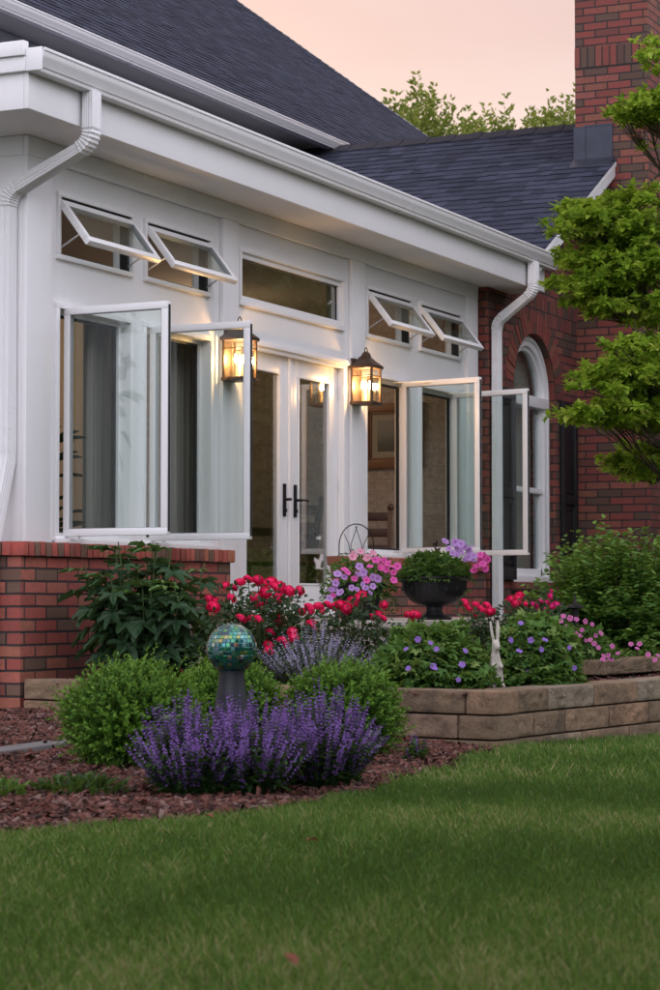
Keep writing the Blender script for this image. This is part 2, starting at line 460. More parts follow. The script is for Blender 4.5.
FZ = .66
TR = [(12.127,13.054),(13.20,14.13),(16.735,17.655),(17.819,18.75)]     # awning windows
CA = [(12.11,13.05),(13.18,14.15),(16.70,17.65),(17.815,18.755)]
TZ0, TZ1 = 2.868, 3.282
CZ0, CZ1 = 1.150, 2.605
FX = (14.535, 16.323)
DX = (14.51, 16.355); DZ1 = 2.612
holes = [(a, b, TZ0, TZ1) for a, b in TR]+[(a, b, CZ0, CZ1) for a, b in CA]+[(FX[0], FX[1], TZ0, TZ1), (DX[0], DX[1], 0, DZ1)]
m = wall_holes(11.78, 19.10, 1.06, 3.57, holes, 0, .14)
part(m, 'sunroom_wall', M['white'])
ew = [(.75, 1.65), (1.85, 2.75)]
e = wall_holes(.1405, 3.5, 1.06, 3.57, [(a, b, 1.2, 2.6) for a, b in ew], 0, .12)
m = MB(); m.add([(11.78+y, x, z) for x, y, z in e.v], [tuple(reversed(f)) for f in e.f]); part(m, 'sunroom_end_wall', M['white'])
# the stretch beside the door that runs down to the landing
for xa, xb in ((14.262, 14.5095), (16.3555, 16.60)): part(MB().box(xa, xb, .003, .137, FZ+.004, 1.0595), 'door_jamb_base', M['white'])
# pilasters, frieze
for a, b, z0 in ((11.755, 12.03, 1.135), (14.268, 14.508, FZ+.004), (16.418, 16.678, FZ+.004), (18.86, 19.098, 1.135)):
    m = MB(); m.box(a if a > 12 else 11.752, b, -.032, -.001, z0, 3.44)
    if a < 12: m.box(11.752, 11.7795, -.0008, .26, z0, 3.44)
    part(m, 'pilaster', M['white'], bevel=.004)
m = MB(); m.box(11.752, 19.098, -.036, -.001, 3.4405, 3.559); m.box(11.748, 11.779, -.0005, 3.4, 3.4405, 3.559)
part(m, 'frieze_board', M['white'], bevel=.004)

# knee walls of brick, with a course of single bricks on edge on top
def rowlock(x0, x1, ledge_y0, y1, z0, z1, left_face=None):
    m = MB(); x = x0
    while x < x1-.02:
        w = .0665+random.uniform(-.004, .004); w = min(w, x1-x)
        dz = random.uniform(-.003, .003); dy = random.uniform(-.004, .004); k = random.uniform(-.004, .004)
        T = lambda a, b, c, k=k: (a+k*(c-z0)*6, b, c+.22*(b-ledge_y0)*0)
        m.box(x, x+w-.0125, ledge_y0+dy, y1, z0+dz, z1+dz, T, uv=random.random())
        x += w
    if left_face is not None:
        y = ledge_y0+.01
        while y < left_face-.03:
            m.box(x0-.012, x0+.1, y+.075, y+.075+.058, z0, z1-.001, uv=random.random()); y += .0675
    return m
m = MB(); m.box(11.60, 14.25, -.10, .13, -.1, 1.048); m.box(11.60, 11.80, .1305, 3.5, -.1, 1.048)
part(m, 'brick_knee_wall', M['brick'])
part(rowlock(11.575, 14.275, -.135, -.006, 1.050, 1.132, 1.6), 'brick_ledge', M['brick_one'], bevel=.004)
m = MB(); m.box(11.585, 14.262, -.122, .0, 1.0485, 1.120); m.box(11.585, 11.78, 0, 1.6, 1.0485, 1.12); part(m, 'ledge_mortar', M['mortar'])
m = MB(); m.box(16.60, 19.098, -.10, .13, -.1, 1.048); part(m, 'brick_knee_wall', M['brick'])
part(rowlock(16.58, 19.095, -.135, -.006, 1.050, 1.132), 'brick_ledge', M['brick_one'], bevel=.004)
m = MB(); m.box(16.59, 19.095, -.122, .0, 1.0485, 1.120); part(m, 'ledge_mortar', M['mortar'])

# ---- windows
def ring(m, x0, x1, z0, z1, w, y0, y1, T=None, wb=None):
    wb = wb or w
    m.box(x0, x1, y0, y1, z0, z0+wb, T); m.box(x0, x1, y0, y1, z1-w, z1, T)
    m.box(x0, x0+w, y0, y1, z0+wb+.0003, z1-w-.0003, T); m.box(x1-w, x1, y0, y1, z0+wb+.0003, z1-w-.0003, T)
    return m
def sash_parts(win, T, w, h, fw, th=.042, glass='glass'):
    """sash in local coordinates s (0..w), t (thickness), z (0..h)"""
    m = ring(MB(), 0, w, 0, h, fw, 0, th, T)
    part(m, 'sash', M['sashwhite'], win, bevel=.004)
    m = MB()
    for t0 in (-.0012, th-.0012): pass
    ring(m, fw-.004, w-fw+.004, fw-.004, h-fw+.004, .008, .004, th-.004, T)
    part(m, 'glazing_bead', M['bead'], win)
    part(MB().box(w+.0004, w+.005, .012, th-.012, .02, h-.02, T), 'weather_seal', M['gasket'], win)
    part(MB().box(fw-.004, w-fw+.004, th*.5-.003, th*.5+.003, fw-.004, h-fw+.004, T), 'pane', M[glass], win)

for a, b in ew:
    TT_ = lambda x, y, z: (11.78+y, x, z)
    win = part(ring(MB(), a, b, 1.2, 2.6, .05, -.02, .1, TT_), 'end_window', M['sashwhite'])
    part(MB().box(a+.045, b-.045, .03, .036, 1.245, 2.555, TT_), 'pane', M['glass'], win)
def casement(a, b, hinge_x, ang, side, label):
    m = MB(); ring(m, a, b, CZ0, CZ1, .038, -.022, .11, None, .03)
    # inner stop and screen frame
    ring(m, a+.0385, b-.0385, CZ0+.0305, CZ1-.0385, .022, .055, .1095)
    m.box(a-.02, b+.02, -.06, -.0225, CZ0-.017, CZ0+.012)
    win = part(m, 'casement_window', M['sashwhite'], bevel=.003); tag(win, label)
    ring(m := MB(), a+.06, b-.06, CZ0+.052, CZ1-.06, .016, .075, .10); part(m, 'screen_frame', M['gasket'], win)
    W, H = .745, 1.398
    d = Vector((math.cos(ang), -math.sin(ang), 0)); n = Vector((math.sin(ang), math.cos(ang), 0))
    if side < 0: d.x = -d.x; n.x = -n.x
    T = lambda s_, t_, z_: (hinge_x+d.x*s_+n.x*(t_-.021), -.008+d.y*s_+n.y*(t_-.021), 1.177+z_)
    sash_parts(win, T, W, H, .043)
    # opening arms top and bottom
    for z in (CZ0+.034, CZ1-.045):
        p1 = Vector(T(.34, .02, 0)); p1.z = z; xs = a+.3 if side > 0 else b-.3
        m = MB(); m.sweep([(xs, .02, z), tuple(p1)], [(-.009,-.003),(.009,-.003),(.009,.003),(-.009,.003)], smooth=False)
        part(m, 'crank_arm', M['steel'], win)
    # latch plates on the closing stile
    if side < 0:
        for z in (.45, .95): part(MB().box(W-.018, W-.006, -.004, -.0002, z, z+.07, T), 'latch_keeper', M['bronze'], win)
    return win
casement(*CA[0], 12.235, R(93), 1, 'casement window beside the house corner with its tall sash swung open')
casement(*CA[1], 13.30, R(92), 1, 'casement window beside the first lantern with its tall sash swung open')
casement(*CA[2], 17.475, R(79), -1, 'casement window beside the door lantern with its sash swung wide open')
casement(*CA[3], 18.575, R(79), -1, 'casement window beside the brick wing with its sash swung wide open')

def awning(a, b):
    m = MB(); ring(m, a, b, TZ0, TZ1, .03, -.022, .11); ring(m, a+.0305, b-.0305, TZ0+.0305, TZ1-.0305, .02, .06, .1095)
    win = part(m, 'awning_window', M['sashwhite'], bevel=.003)
    m = MB(); m.box(a+.0305, b-.0305, -.004, .05, TZ1-.058, TZ1-.0305); m.box(b-.058, b-.0305, .0, .055, TZ0+.031, TZ1-.0585)
    part(m, 'weather_seal', M['gasket'], win)
    th = R(37.5); H = .338
    # local: s across, t thickness (outwards negative), z up the sash from its lower rail
    top = Vector((0, -.012, 3.222))
    dv = Vector((0, -math.sin(th), -math.cos(th))); nv = Vector((0, math.cos(th), -math.sin(th)))
    T = lambda s_, t_, z_: (a+.018+s_, top.y+dv.y*(H-z_)+nv.y*(t_-.02), top.z+dv.z*(H-z_)+nv.z*(t_-.02))
    sash_parts(win, T, b-a-.036, H, .043, .04)
    for x in (a+.042, b-.042):
        q = Vector(T(0, .02, .09)); 
        m = MB(); m.sweep([(x, .012, TZ0+.06), (x, q.y, q.z)], [(-.008,-.0025),(.008,-.0025),(.008,.0025),(-.008,.0025)], smooth=False)
        part(m, 'stay_arm', M['steel'], win)
for a, b in TR: awning(a, b)

# fixed light over the door
m = MB(); ring(m, FX[0], FX[1], TZ0, TZ1, .035, -.026, .11); ring(m, FX[0]+.0355, FX[1]-.0355, TZ0+.0355, TZ1-.0355, .038, .0, .06)
win = part(m, 'transom_window', M['sashwhite'], bevel=.004)
part(MB().box(FX[0]+.07, FX[1]-.07, .028, .034, TZ0+.07, TZ1-.07), 'pane', M['doorglass'], win)
part(ring(MB(), FX[0]+.068, FX[1]-.068, TZ0+.068, TZ1-.068, .008, .02, .03), 'glazing_bead', M['gasket'], win)

# French door
m = MB(); m.box(DX[0], DX[0]+.062, -.022, .12, FZ+.0045, DZ1); m.box(DX[1]-.062, DX[1], -.022, .12, FZ+.0045, DZ1)
m.box(DX[0]+.0622, DX[1]-.0622, -.022, .12, DZ1-.035, DZ1); m.box(DX[0]+.0622, DX[1]-.0622, -.03, .12, FZ+.0045, FZ+.028)
m.box(DX[0]-.03, DX[1]+.03, -.04, -.0225, DZ1-.006, DZ1+.03)
part(m, 'door_frame', M['sashwhite'], bevel=.004)
for k, (a, b) in enumerate(((14.575, 15.432), (15.437, 16.29))):
    z0, z1 = FZ+.031, DZ1-.038
    m = MB(); sw = .152
    m.box(a, a+sw, .03, .075, z0, z1); m.box(b-sw, b, .03, .075, z0, z1)
    m.box(a+sw+.0003, b-sw-.0003, .03, .075, z1-.115, z1); m.box(a+sw+.0003, b-sw-.0003, .03, .075, z0, .905)
    ring(m, a+sw+.0006, b-sw-.0006, .9055, z1-.1155, .014, .024, .05)
    if k == 0: m.box(b-.022, b+.018, .012, .0295, z0, z1)
    leaf = part(m, 'door_leaf', M['sashwhite'], bevel=.004)
    part(MB().box(a+sw+.012, b-sw-.012, .049, .055, .915, z1-.127), 'pane', M['doorglass'], leaf)
    hx = 15.345 if k == 0 else 15.525; s_ = 1
    m = MB(); m.box(hx-.017, hx+.017, .014, .0295, 1.405, 1.645)
    m.tube([(hx, .014, 1.53), (hx, -.035, 1.53)], .011, 8)
    dx = -1 if k == 0 else 1
    m.sweep([(hx, -.03, 1.53), (hx+dx*.05, -.036, 1.533), (hx+dx*.115, -.03, 1.525)], [(-.009,-.006),(.009,-.006),(.009,.006),(-.009,.006)])
    m.tube([(hx, .014, 1.45), (hx, .004, 1.45)], .013, 10)
    part(m, 'door_handle', M['black'], leaf, bevel=.003)
    ex = a if k == 0 else b
    for z in (.9, 1.62, 2.34):
        m = MB(); m.tube([(ex+(.004 if k else -.004), .022, z), (ex+(.004 if k else -.004), .022, z+.1)], .009, 8); part(m, 'hinge', M['alu'], leaf)

# ---- eaves: soffit, fascia, gutter
m = MB(); m.box(11.105, 19.66, -.418, -.0365, 3.5595, 3.60); m.box(11.105, 11.7475, -.0362, 3.4, 3.5595, 3.60); m.box(19.0985, 19.66, -.0362, -.0, 3.5595, 3.60); m.box(11.7478, 19.098, -.0362, .1, 3.5705, 3.60)
part(m, 'soffit', M['soffit'])
m = MB(); m.box(11.10, 19.665, -.45, -.419, 3.553, 3.80); m.box(11.10, 11.13, -.4185, 3.4, 3.553, 3.80); m.box(19.635, 19.665, -.4185, -.12, 3.553, 3.80)
part(m, 'fascia', M['white'], bevel=.003)
KG = [(0,0),(-.078,0),(-.080,.020),(-.088,.024),(-.094,.044),(-.110,.070),(-.116,.086),(-.116,.108),(-.123,.110),(-.123,.127),(-.112,.127),(-.110,.112),(-.02,.105),(0,.127)]
m = MB(); m.extrude([(-.4505+y, 3.757+z) for y, z in KG], 'x', 11.075, 19.76)
g = part(m, 'gutter', M['alu'], bevel=.002)
# boxed rake on the end of the sunroom roof
m = MB(); m.box(11.066, 11.0995, -.45, 3.4, 3.76, 3.845); m.box(11.045, 11.0995, -.45, 3.4, 3.8455, 3.93); m.box(11.066, 11.0745, -.56, -.4505, 3.757, 3.888)
part(m, 'rake_trim', M['white'], bevel=.004)
# sunroom roof (low slope)
m = MB(); zz = lambda y: 3.90+.27*(y+.45)
m.add([(11.1,-.47,zz(-.47)),(19.6,-.47,zz(-.47)),(19.6,3.5,zz(3.5)),(11.1,3.5,zz(3.5)),(11.1,-.47,3.85),(19.6,-.47,3.85),(19.6,3.5,3.85),(11.1,3.5,3.85)],
      [(0,1,2,3),(7,6,5,4),(0,4,5,1),(1,5,6,2),(2,6,7,3),(3,7,4,0)])
part(m, 'sunroom_roof', M['shingle'])

# ---- downspouts: corrugated rectangular pipe with crimped elbows
def rrect(a, b, n=4):
    pts = []
    for (sx, sy) in ((1,1),(-1,1),(-1,-1),(1,-1)):
        cx, cy = sx*(a-.008), sy*(b-.008)
        a0 = {(1,1):0,(-1,1):90,(-1,-1):180,(1,-1):270}[(sx,sy)]
        for k in range(3):
            an = R(a0+45*k); pts.append((cx+.008*math.cos(an), cy+.008*math.sin(an)))
    # ribs on the long faces
    out = []
    for i, p in enumerate(pts):
        q = pts[(i+1) % len(pts)]; out.append(p)
        d = math.hypot(q[0]-p[0], q[1]-p[1])
        if d > .05:
            nx, ny = (q[1]-p[1])/d, -(q[0]-p[0])/d
            for u in np.linspace(.12, .88, 9):
                k = .0022*(1 if int(round(u*100)) % 2 == 0 else -1)
                k = .003*math.cos(u*math.pi*8)
                out.append((p[0]+(q[0]-p[0])*u+nx*k, p[1]+(q[1]-p[1])*u+ny*k))
    return out
def fillet(pts, rad, n=10):
    P = [Vector(p) for p in pts]; out = [P[0]]; marks = [False]
    for i in range(1, len(P)-1):
        a = (P[i-1]-P[i]).normalized(); b = (P[i+1]-P[i]).normalized()
        ang = a.angle(b); t = rad/math.tan(ang/2); t = min(t, (P[i-1]-P[i]).length*.48, (P[i+1]-P[i]).length*.48)
        p0, p1 = P[i]+a*t, P[i]+b*t
        for k in range(n+1):
            u = k/n; out.append(p0*(1-u)**2+P[i]*2*u*(1-u)+p1*u*u); marks.append(True)
    out.append(P[-1]); marks.append(False)
    return out, marks
def downspout(pts, name='downspout', a=.052, b=.037, up=(0,1,0), label=None, rad=.13):
    path, mk = fillet(pts, rad, 13)
    sc = [(1.06 if k % 2 else .92) if mm else 1 for k, mm in enumerate(mk)]
    m = MB(); m.sweep(path, rrect(a, b), up=up, scales=sc)
    o = part(m, name, M['alu'], sharp=18); tag(o, label) if label else None
    return o
d1 = downspout([(11.70,-.505,3.76),(11.70,-.505,3.46),(11.69,.06,3.20),(11.69,.06,1.66)], up=(1,0,0), a=.037, b=.052)
m = MB(); m.sweep([(11.69,.06,1.67),(11.69,.06,1.62),(11.56,.075,1.15),(11.53,.075,1.08),(11.53,.075,.22)], rrect(.037*.97, .052*.97), up=(1,0,0)); part(m, 'downspout_foot', M['alu'], d1)
d2 = downspout([(19.21,-.51,3.76),(19.21,-.51,3.50),(19.235,-.155,3.25),(19.235,-.155,.34)], up=(0,1,0), a=.052, b=.037)

# ---- main house behind: wall, eave, roof
def YZ(y): return 5.735+.749*(y-3.0)
m = MB(); m.box(8.0, 30.6, 3.5, 3.7, .05, 5.98); m.box(30.4, 30.6, 3.7, 12, .05, 5.7)
for k in range(40):
    x = 11.15+k*.3
    if x < 22.5: m.box(x, x+.045, 3.478, 3.4995, 3.6, 5.60)
m.box(8.0, 22.5, 3.475, 3.4995, 5.55, 5.695)
part(m, 'main_wall', M['white'])
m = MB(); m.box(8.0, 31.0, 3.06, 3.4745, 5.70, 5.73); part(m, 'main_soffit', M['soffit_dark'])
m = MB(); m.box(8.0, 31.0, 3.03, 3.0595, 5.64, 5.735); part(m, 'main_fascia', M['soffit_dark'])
m = MB(); m.extrude([(3.029+y*.95, 5.642+z*.82) for y, z in KG], 'x', 8.0, 22.9); part(m, 'main_gutter', M['alu'], bevel=.002)

def shingles(origin, along, slope, La, Ls, exposure=.135, tabw=.17, clip=None):
    """courses of single tabs, every course lying over the one below"""
    o = np.array(origin, float); A = nrm(np.array(along, float)); S = nrm(np.array(slope, float)); N = np.cross(A, S)
    if N[2] < 0: N = -N
    V = []; F = []; U = []
    nc = int(Ls/exposure)+1
    for i in range(nc):
        s0 = i*exposure; s1 = min(Ls, s0+exposure*1.18)
        a = -random.uniform(0, tabw)
        while a < La:
            w = tabw*random.uniform(.55, 1.35); a0, a1 = max(a, 0), min(a+w, La); a += w
            if a1-a0 < .01: continue
            if clip and not clip(a0, a1, s0, s1): continue
            drop = random.choice((0, 0, .012, .02)); lift = .0095+random.uniform(0, .005)
            b = len(V); sl = s0-drop
            for (aa, ss, nn) in ((a0, sl, lift),(a1, sl, lift),(a1, s1, .003),(a0, s1, .003),(a0, sl, 0),(a1, sl, 0)):
                V.append(tuple(o+A*aa+S*ss+N*nn))
            r = random.random()
            F += [(b,b+1,b+2,b+3),(b+4,b+5,b+1,b),(b,b+3,b+4),(b+1,b+5,b+2)]
            U += [[(r,.5)]*4,[(r*.4,.5)]*4,[(r*.5,.5)]*3,[(r*.5,.5)]*3]
    m = MB(); m.v = V; m.f = F; m.uv = U; m.smooth = [False]*len(F); m.mi = [0]*len(F)
    return m
th = math.atan(.749)
Lm = 8.2/math.cos(th)
# roof deck under the shingles and the far slope
m = MB(); ya, yb = 2.99, 11.2
m.add([(8,ya,YZ(ya)-.012),(31,ya,YZ(ya)-.012),(31,yb,YZ(yb)-.012),(8,yb,YZ(yb)-.012),(31,yb+8.2,YZ(ya)),(8,yb+8.2,YZ(ya))], [(0,1,2,3),(3,2,4,5)])
part(m, 'roof_deck', M['ridge'])
part(shingles((12.0, 2.985, YZ(2.985)), (1,0,0), (0,1,.749), 19.0, Lm), 'main_roof', M['shingle'])
m = MB(); m.extrude([(2.985, YZ(2.985)+.012), (yb, YZ(yb)+.012), (yb, YZ(yb)-.16), (2.985, YZ(2.985)-.16)], 'x', 30.97, 31.0); part(m, 'main_rake', M['soffit_dark'])

# ---- brick gable wing
GX0, GXR = 19.16, 22.62
def GZ(x): return 5.07+.56*(min(x, 2*GXR-x)-21.56)
AC, AR, ASP, AB = 20.36, .57, 2.70, .965       # arch centre, radius, spring, sill
def gable_front():
    m = MB(); y = -.10
    def strip(xa, xb, z0a, z0b):
        za, zb = GZ(xa)-.05, GZ(xb)-.05
        m.add([(xa,y,z0a),(xb,y,z0b),(xb,y,zb),(xa,y,za)], [(0,1,2,3)])
    strip(GX0, AC-AR, -.1, -.1)
    n = 28
    for k in range(n):
        t0, t1 = math.pi-math.pi*k/n, math.pi-math.pi*(k+1)/n
        xa, xb = AC+AR*math.cos(t0), AC+AR*math.cos(t1)
        za, zb = ASP+AR*math.sin(t0), ASP+AR*math.sin(t1)
        strip(xa, xb, za, zb)
        m.add([(xa,y,za),(xa,y+.2,za),(xb,y+.2,zb),(xb,y,zb)], [(0,1,2,3)], uvs=[[(k*.06,0),(k*.06,.2),(k*.06+.06,.2),(k*.06+.06,0)]])
    m.add([(AC-AR,y,-.1),(AC+AR,y,-.1),(AC+AR,y,AB),(AC-AR,y,AB)], [(0,1,2,3)])
    for x, s_ in ((AC-AR, 1), (AC+AR, -1)):
        m.add([(x,y,AB),(x,y+.2,AB),(x,y+.2,ASP),(x,y,ASP)], [(0,1,2,3) if s_ > 0 else (3,2,1,0)])
    m.add([(AC-AR,y,AB),(AC+AR,y,AB),(AC+AR,y+.2,AB),(AC-AR,y+.2,AB)], [(0,1,2,3)])
    strip(AC+AR, 22.62, -.1, -.1)
    xa, xb = 22.62, 26.0
    m.add([(xa,y,-.1),(xb,y,-.1),(xb,y,GZ(xb)-.05),(xa,y,GZ(xa)-.05)], [(0,1,2,3)])
    m.add([(GX0,y,-.1),(GX0,3.5,-.1),(GX0,3.5,GZ(GX0)-.05),(GX0,y,GZ(GX0)-.05)], [(3,2,1,0)])
    m.add([(26,y,-.1),(26,3.5,-.1),(26,3.5,GZ(26)-.05),(26,y,GZ(26)-.05)], [(0,1,2,3)])
    return m
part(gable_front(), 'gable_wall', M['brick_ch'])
# ring of bricks round the arch
m = MB(); n = 27
for k in range(n):
    t0 = math.pi*k/n+.012; t1 = math.pi*(k+1)/n-.012
    vs = []
    j = random.uniform(-.003, .003)
    for yy in (-.1045+j, -.0995):
        for (t, r) in ((t0, AR+.004), (t1, AR+.004), (t1, AR+.205), (t0, AR+.205)):
            vs.append((AC+r*math.cos(t), yy, ASP+r*math.sin(t)))
    m.add(vs, [(0,1,2,3),(7,6,5,4),(0,4,5,1),(1,5,6,2),(2,6,7,3),(3,7,4,0)], uvs=[[(random.random(),.5)]*4]*6)
part(m, 'brick_arch', M['brick_arch'])
m = MB(); m.box(AC-AR-.08, AC+AR+.08, -.15, -.1005, AB-.075, AB-.001); part(m, 'brick_window_sill', M['brick_ch'])
# tall soldier course under the gable eave
m = MB(); m.box(19.75, 21.555, -.104, -.1002, 3.37, 3.62); part(m, 'soldier_course', M['brick_sol'])

# arched window
def arch_band(r0, r1, y0, y1, z_bot):
    m = MB(); n = 32; pts0 = [(AC+r1, z_bot)]+[(AC+r1*math.cos(math.pi*k/n), ASP+r1*math.sin(math.pi*k/n)) for k in range(n+1)]+[(AC-r1, z_bot)]
    pts1 = [(AC+r0, z_bot)]+[(AC+r0*math.cos(math.pi*k/n), ASP+r0*math.sin(math.pi*k/n)) for k in range(n+1)]+[(AC-r0, z_bot)]
    k = len(pts0); vs = []
    for yy in (y0, y1):
        vs += [(p[0], yy, p[1]) for p in pts0]+[(p[0], yy, p[1]) for p in pts1]
    fs = []
    for i in range(k-1):
        fs += [(i+1, i, k+i, k+i+1), (2*k+i, 2*k+i+1, 3*k+i+1, 3*k+i), (i, i+1, 2*k+i+1, 2*k+i), (k+i+1, k+i, 3*k+i, 3*k+i+1)]
    fs += [(0, 2*k, 3*k, k), (k-1, 2*k-1, 4*k-1, 3*k-1)]
    m.add(vs, fs); return m
m = arch_band(AR-.11, AR-.004, -.03, .06, AB+.06)
for a in (arch_band(AR-.055, AR-.02, -.045, -.0302, AB+.06), arch_band(AR-.15, AR-.1105, .0, .05, AB+.06)):
    m.add(a.v, a.f)
m.box(AC-AR+.003, AC+AR-.003, -.085, .06, AB+.002, AB+.0595)
m.box(AC-AR+.05, AC+AR-.05, -.05, .055, ASP-.10, ASP+.0)       # rail at the spring line
m.box(AC-AR+.112, AC+AR-.112, -.012, .05, 1.80, 1.85)          # meeting rail
m.box(AC-AR+.112, AC+AR-.112, .0, .05, AB+.0597, AB+.13)
aw = part(m, 'arched_window', M['sashwhite'], bevel=.004)
m = MB(); n = 24; r = AR-.13
pts = [(AC-r, AB+.1), (AC+r, AB+.1)]+[(AC+r*math.cos(math.pi*k/n), ASP+r*math.sin(math.pi*k/n)) for k in range(n+1)]
m.extrude(pts, 'y', .026, .032); part(m, 'pane', M['glass'], aw)
m = MB(); n = 60; vs = []
for k in range(n+1):
    x = AC-.5+1.0*k/n; yy = .14+.022*math.sin(k*1.9)+.008*math.sin(k*4.1)
    vs += [(x, yy, .95), (x, yy, 3.3), (x, yy+.004, .95), (x, yy+.004, 3.3)]
fs = []
for k in range(n):
    a = k*4; fs += [(a, a+4, a+5, a+1), (a+2, a+3, a+7, a+6)]
m.add(vs, fs, smooth=True); part(m, 'curtain', M['curtain'], aw)
m = MB(); m.box(AC-.75, AC+.75, .3, .34, .8, 3.4); part(m, 'room_back', M['intwall'], aw)
# shutters
for xa in (19.335, 21.035):
    m = MB(); x1 = xa+.415; y0, y1 = -.145, -.1055
    m.box(xa, xa+.06, y0, y1, .985, 2.70); m.box(x1-.06, x1, y0, y1, .985, 2.70)
    for z, h in ((.985, .11), (1.72, .08), (2.61, .09)): m.box(xa+.0603, x1-.0603, y0, y1, z, z+h)
    m.box(xa+.0603, x1-.0603, y0+.022, y1, 1.0955, 1.7197); m.box(xa+.0603, x1-.0603, y0+.022, y1, 1.8005, 2.6097)
    ring(m, xa+.085, x1-.085, 1.13, 1.69, .02, y0+.01, y0+.0215); ring(m, xa+.085, x1-.085, 1.835, 2.575, .02, y0+.01, y0+.0215)
    part(m, 'shutter', M['shutter'], bevel=.003)

# gable roof
tg = math.atan(.56)
def gable_pt(x, y): return (x, y, GZ(x))
sl = (GXR-19.40)/math.cos(tg)
m = shingles((19.40, 4.9, GZ(19.40)), (0,-1,0), (1,0,.56), 5.42, sl)
part(m, 'gable_roof', M['shingle'])
m = shingles((2*GXR-19.40, -.52, GZ(19.40)), (0,1,0), (-1,0,.56), 5.42, sl, exposure=.3, tabw=.6)
part(m, 'gable_roof_far_slope', M['shingle'])
m = MB()
for (xa, xb) in ((19.38, GXR), (2*GXR-19.38, GXR)):
    m.add([(xa,-.5,GZ(xa)-.008),(xb,-.5,GZ(xb)-.008),(xb,4.9,GZ(xb)-.008),(xa,4.9,GZ(xa)-.008)], [(0,1,2,3)])
    m.add([(xa,-.49,GZ(xa)-.05),(xb,-.49,GZ(xb)-.05),(xb,-.1,GZ(xb)-.05),(xa,-.1,GZ(xa)-.05)], [(3,2,1,0)])
part(m, 'gable_deck', M['soffit'])
m = MB()
for k in range(18):
    y = -.52+k*.3
    m.add([(GXR-.15,y,GZ(GXR-.15)+.022),(GXR,y,GZ(GXR)+.034),(GXR+.15,y,GZ(GXR-.15)+.022),(GXR-.15,y+.32,GZ(GXR-.15)+.014),(GXR,y+.32,GZ(GXR)+.022),(GXR+.15,y+.32,GZ(GXR-.15)+.014),
           (GXR-.15,y,GZ(GXR-.15)),(GXR,y,GZ(GXR)),(GXR+.15,y,GZ(GXR-.15))], [(0,1,4,3),(1,2,5,4),(6,7,1,0),(7,8,2,1)])
part(m, 'ridge_cap', M['ridge'])
m = MB()
for s_ in (1, -1):
    X = lambda x: x if s_ > 0 else 2*GXR-x
    for (y0, y1, up, dn) in ((-.50, -.475, -.012, -.165), (-.513, -.5005, -.008, -.06)):
        xa, xb = 19.42, GXR-.003
        vs = []
        for y in (y0, y1):
            vs += [(X(xa), y, GZ(xa)+dn), (X(xb), y, GZ(xb)+dn), (X(xb), y, GZ(xb)+up), (X(xa), y, GZ(xa)+up)]
        f = [(0,1,2,3),(7,6,5,4),(0,4,5,1),(1,5,6,2),(2,6,7,3),(3,7,4,0)]
        m.add(vs, f if s_ > 0 else [tuple(reversed(q)) for q in f])
part(m, 'rake_board', M['white'], bevel=.003)
m = MB(); m.box(19.38, 19.43, -.47, 3.4, GZ(19.4)-.17, GZ(19.4)-.012); part(m, 'gable_eave_board', M['white'])

# chimney
CX0, CX1, CY0, CY1 = 21.56, 23.68, -.835, -.095
m = MB(); m.box(CX0, CX1, CY0, CY1, -.1, 6.0); m.box(CX0, CX1, CY0, CY1, 6.2005, 8.6)
m.box(CX0-.05, CX1+.05, CY0-.05, CY1+.05, 8.601, 8.9)
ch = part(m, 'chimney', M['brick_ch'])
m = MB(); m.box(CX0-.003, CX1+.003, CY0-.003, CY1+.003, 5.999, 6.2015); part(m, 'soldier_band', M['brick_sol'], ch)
m = MB(); m.box(CX0-.016, CX0-.0015, -.478, -.20, 5.02, 5.415); m.box(CX0-.024, CX0-.0165, -.205, -.085, 4.99, 5.42); m.box(CX0-.02, CX0-.0015, -.485, -.19, 5.4155, 5.432)
m.add([(CX0-.02,-.5,GZ(CX0)+.03),(CX0-.02,-.08,GZ(CX0)+.03),(CX0-.16,-.08,GZ(CX0-.16)+.024),(CX0-.16,-.5,GZ(CX0-.16)+.024),
       (CX0-.02,-.5,GZ(CX0)+.02),(CX0-.02,-.08,GZ(CX0)+.02),(CX0-.16,-.08,GZ(CX0-.16)+.014),(CX0-.16,-.5,GZ(CX0-.16)+.014)], [(0,3,2,1),(0,4,7,3),(3,7,6,2),(1,2,6,5)])
part(m, 'flashing', M['flash'], ch)

# ---- inside of the sunroom
m = MB(); m.box(11.905, 19.0, .15, 3.49, .5, FZ-.02); part(m, 'sunroom_floor', M['intfloor'])
m = MB(); m.box(11.905, 19.0, .15, 3.49, 3.40, 3.44); m.box(11.905, 19.0, 3.46, 3.4745, FZ-.02, 3.40); m.box(11.9045, 11.93, .15, 3.46, FZ-.02, 1.19); m.box(11.9045, 11.93, .15, 3.46, 2.61, 3.4)
part(m, 'sunroom_lining', M['intwall'])
m = MB(); m.box(19.0, 19.095, .145, 3.46, FZ-.02, 3.40); part(m, 'painted_brick_wall', M['intbrick'])

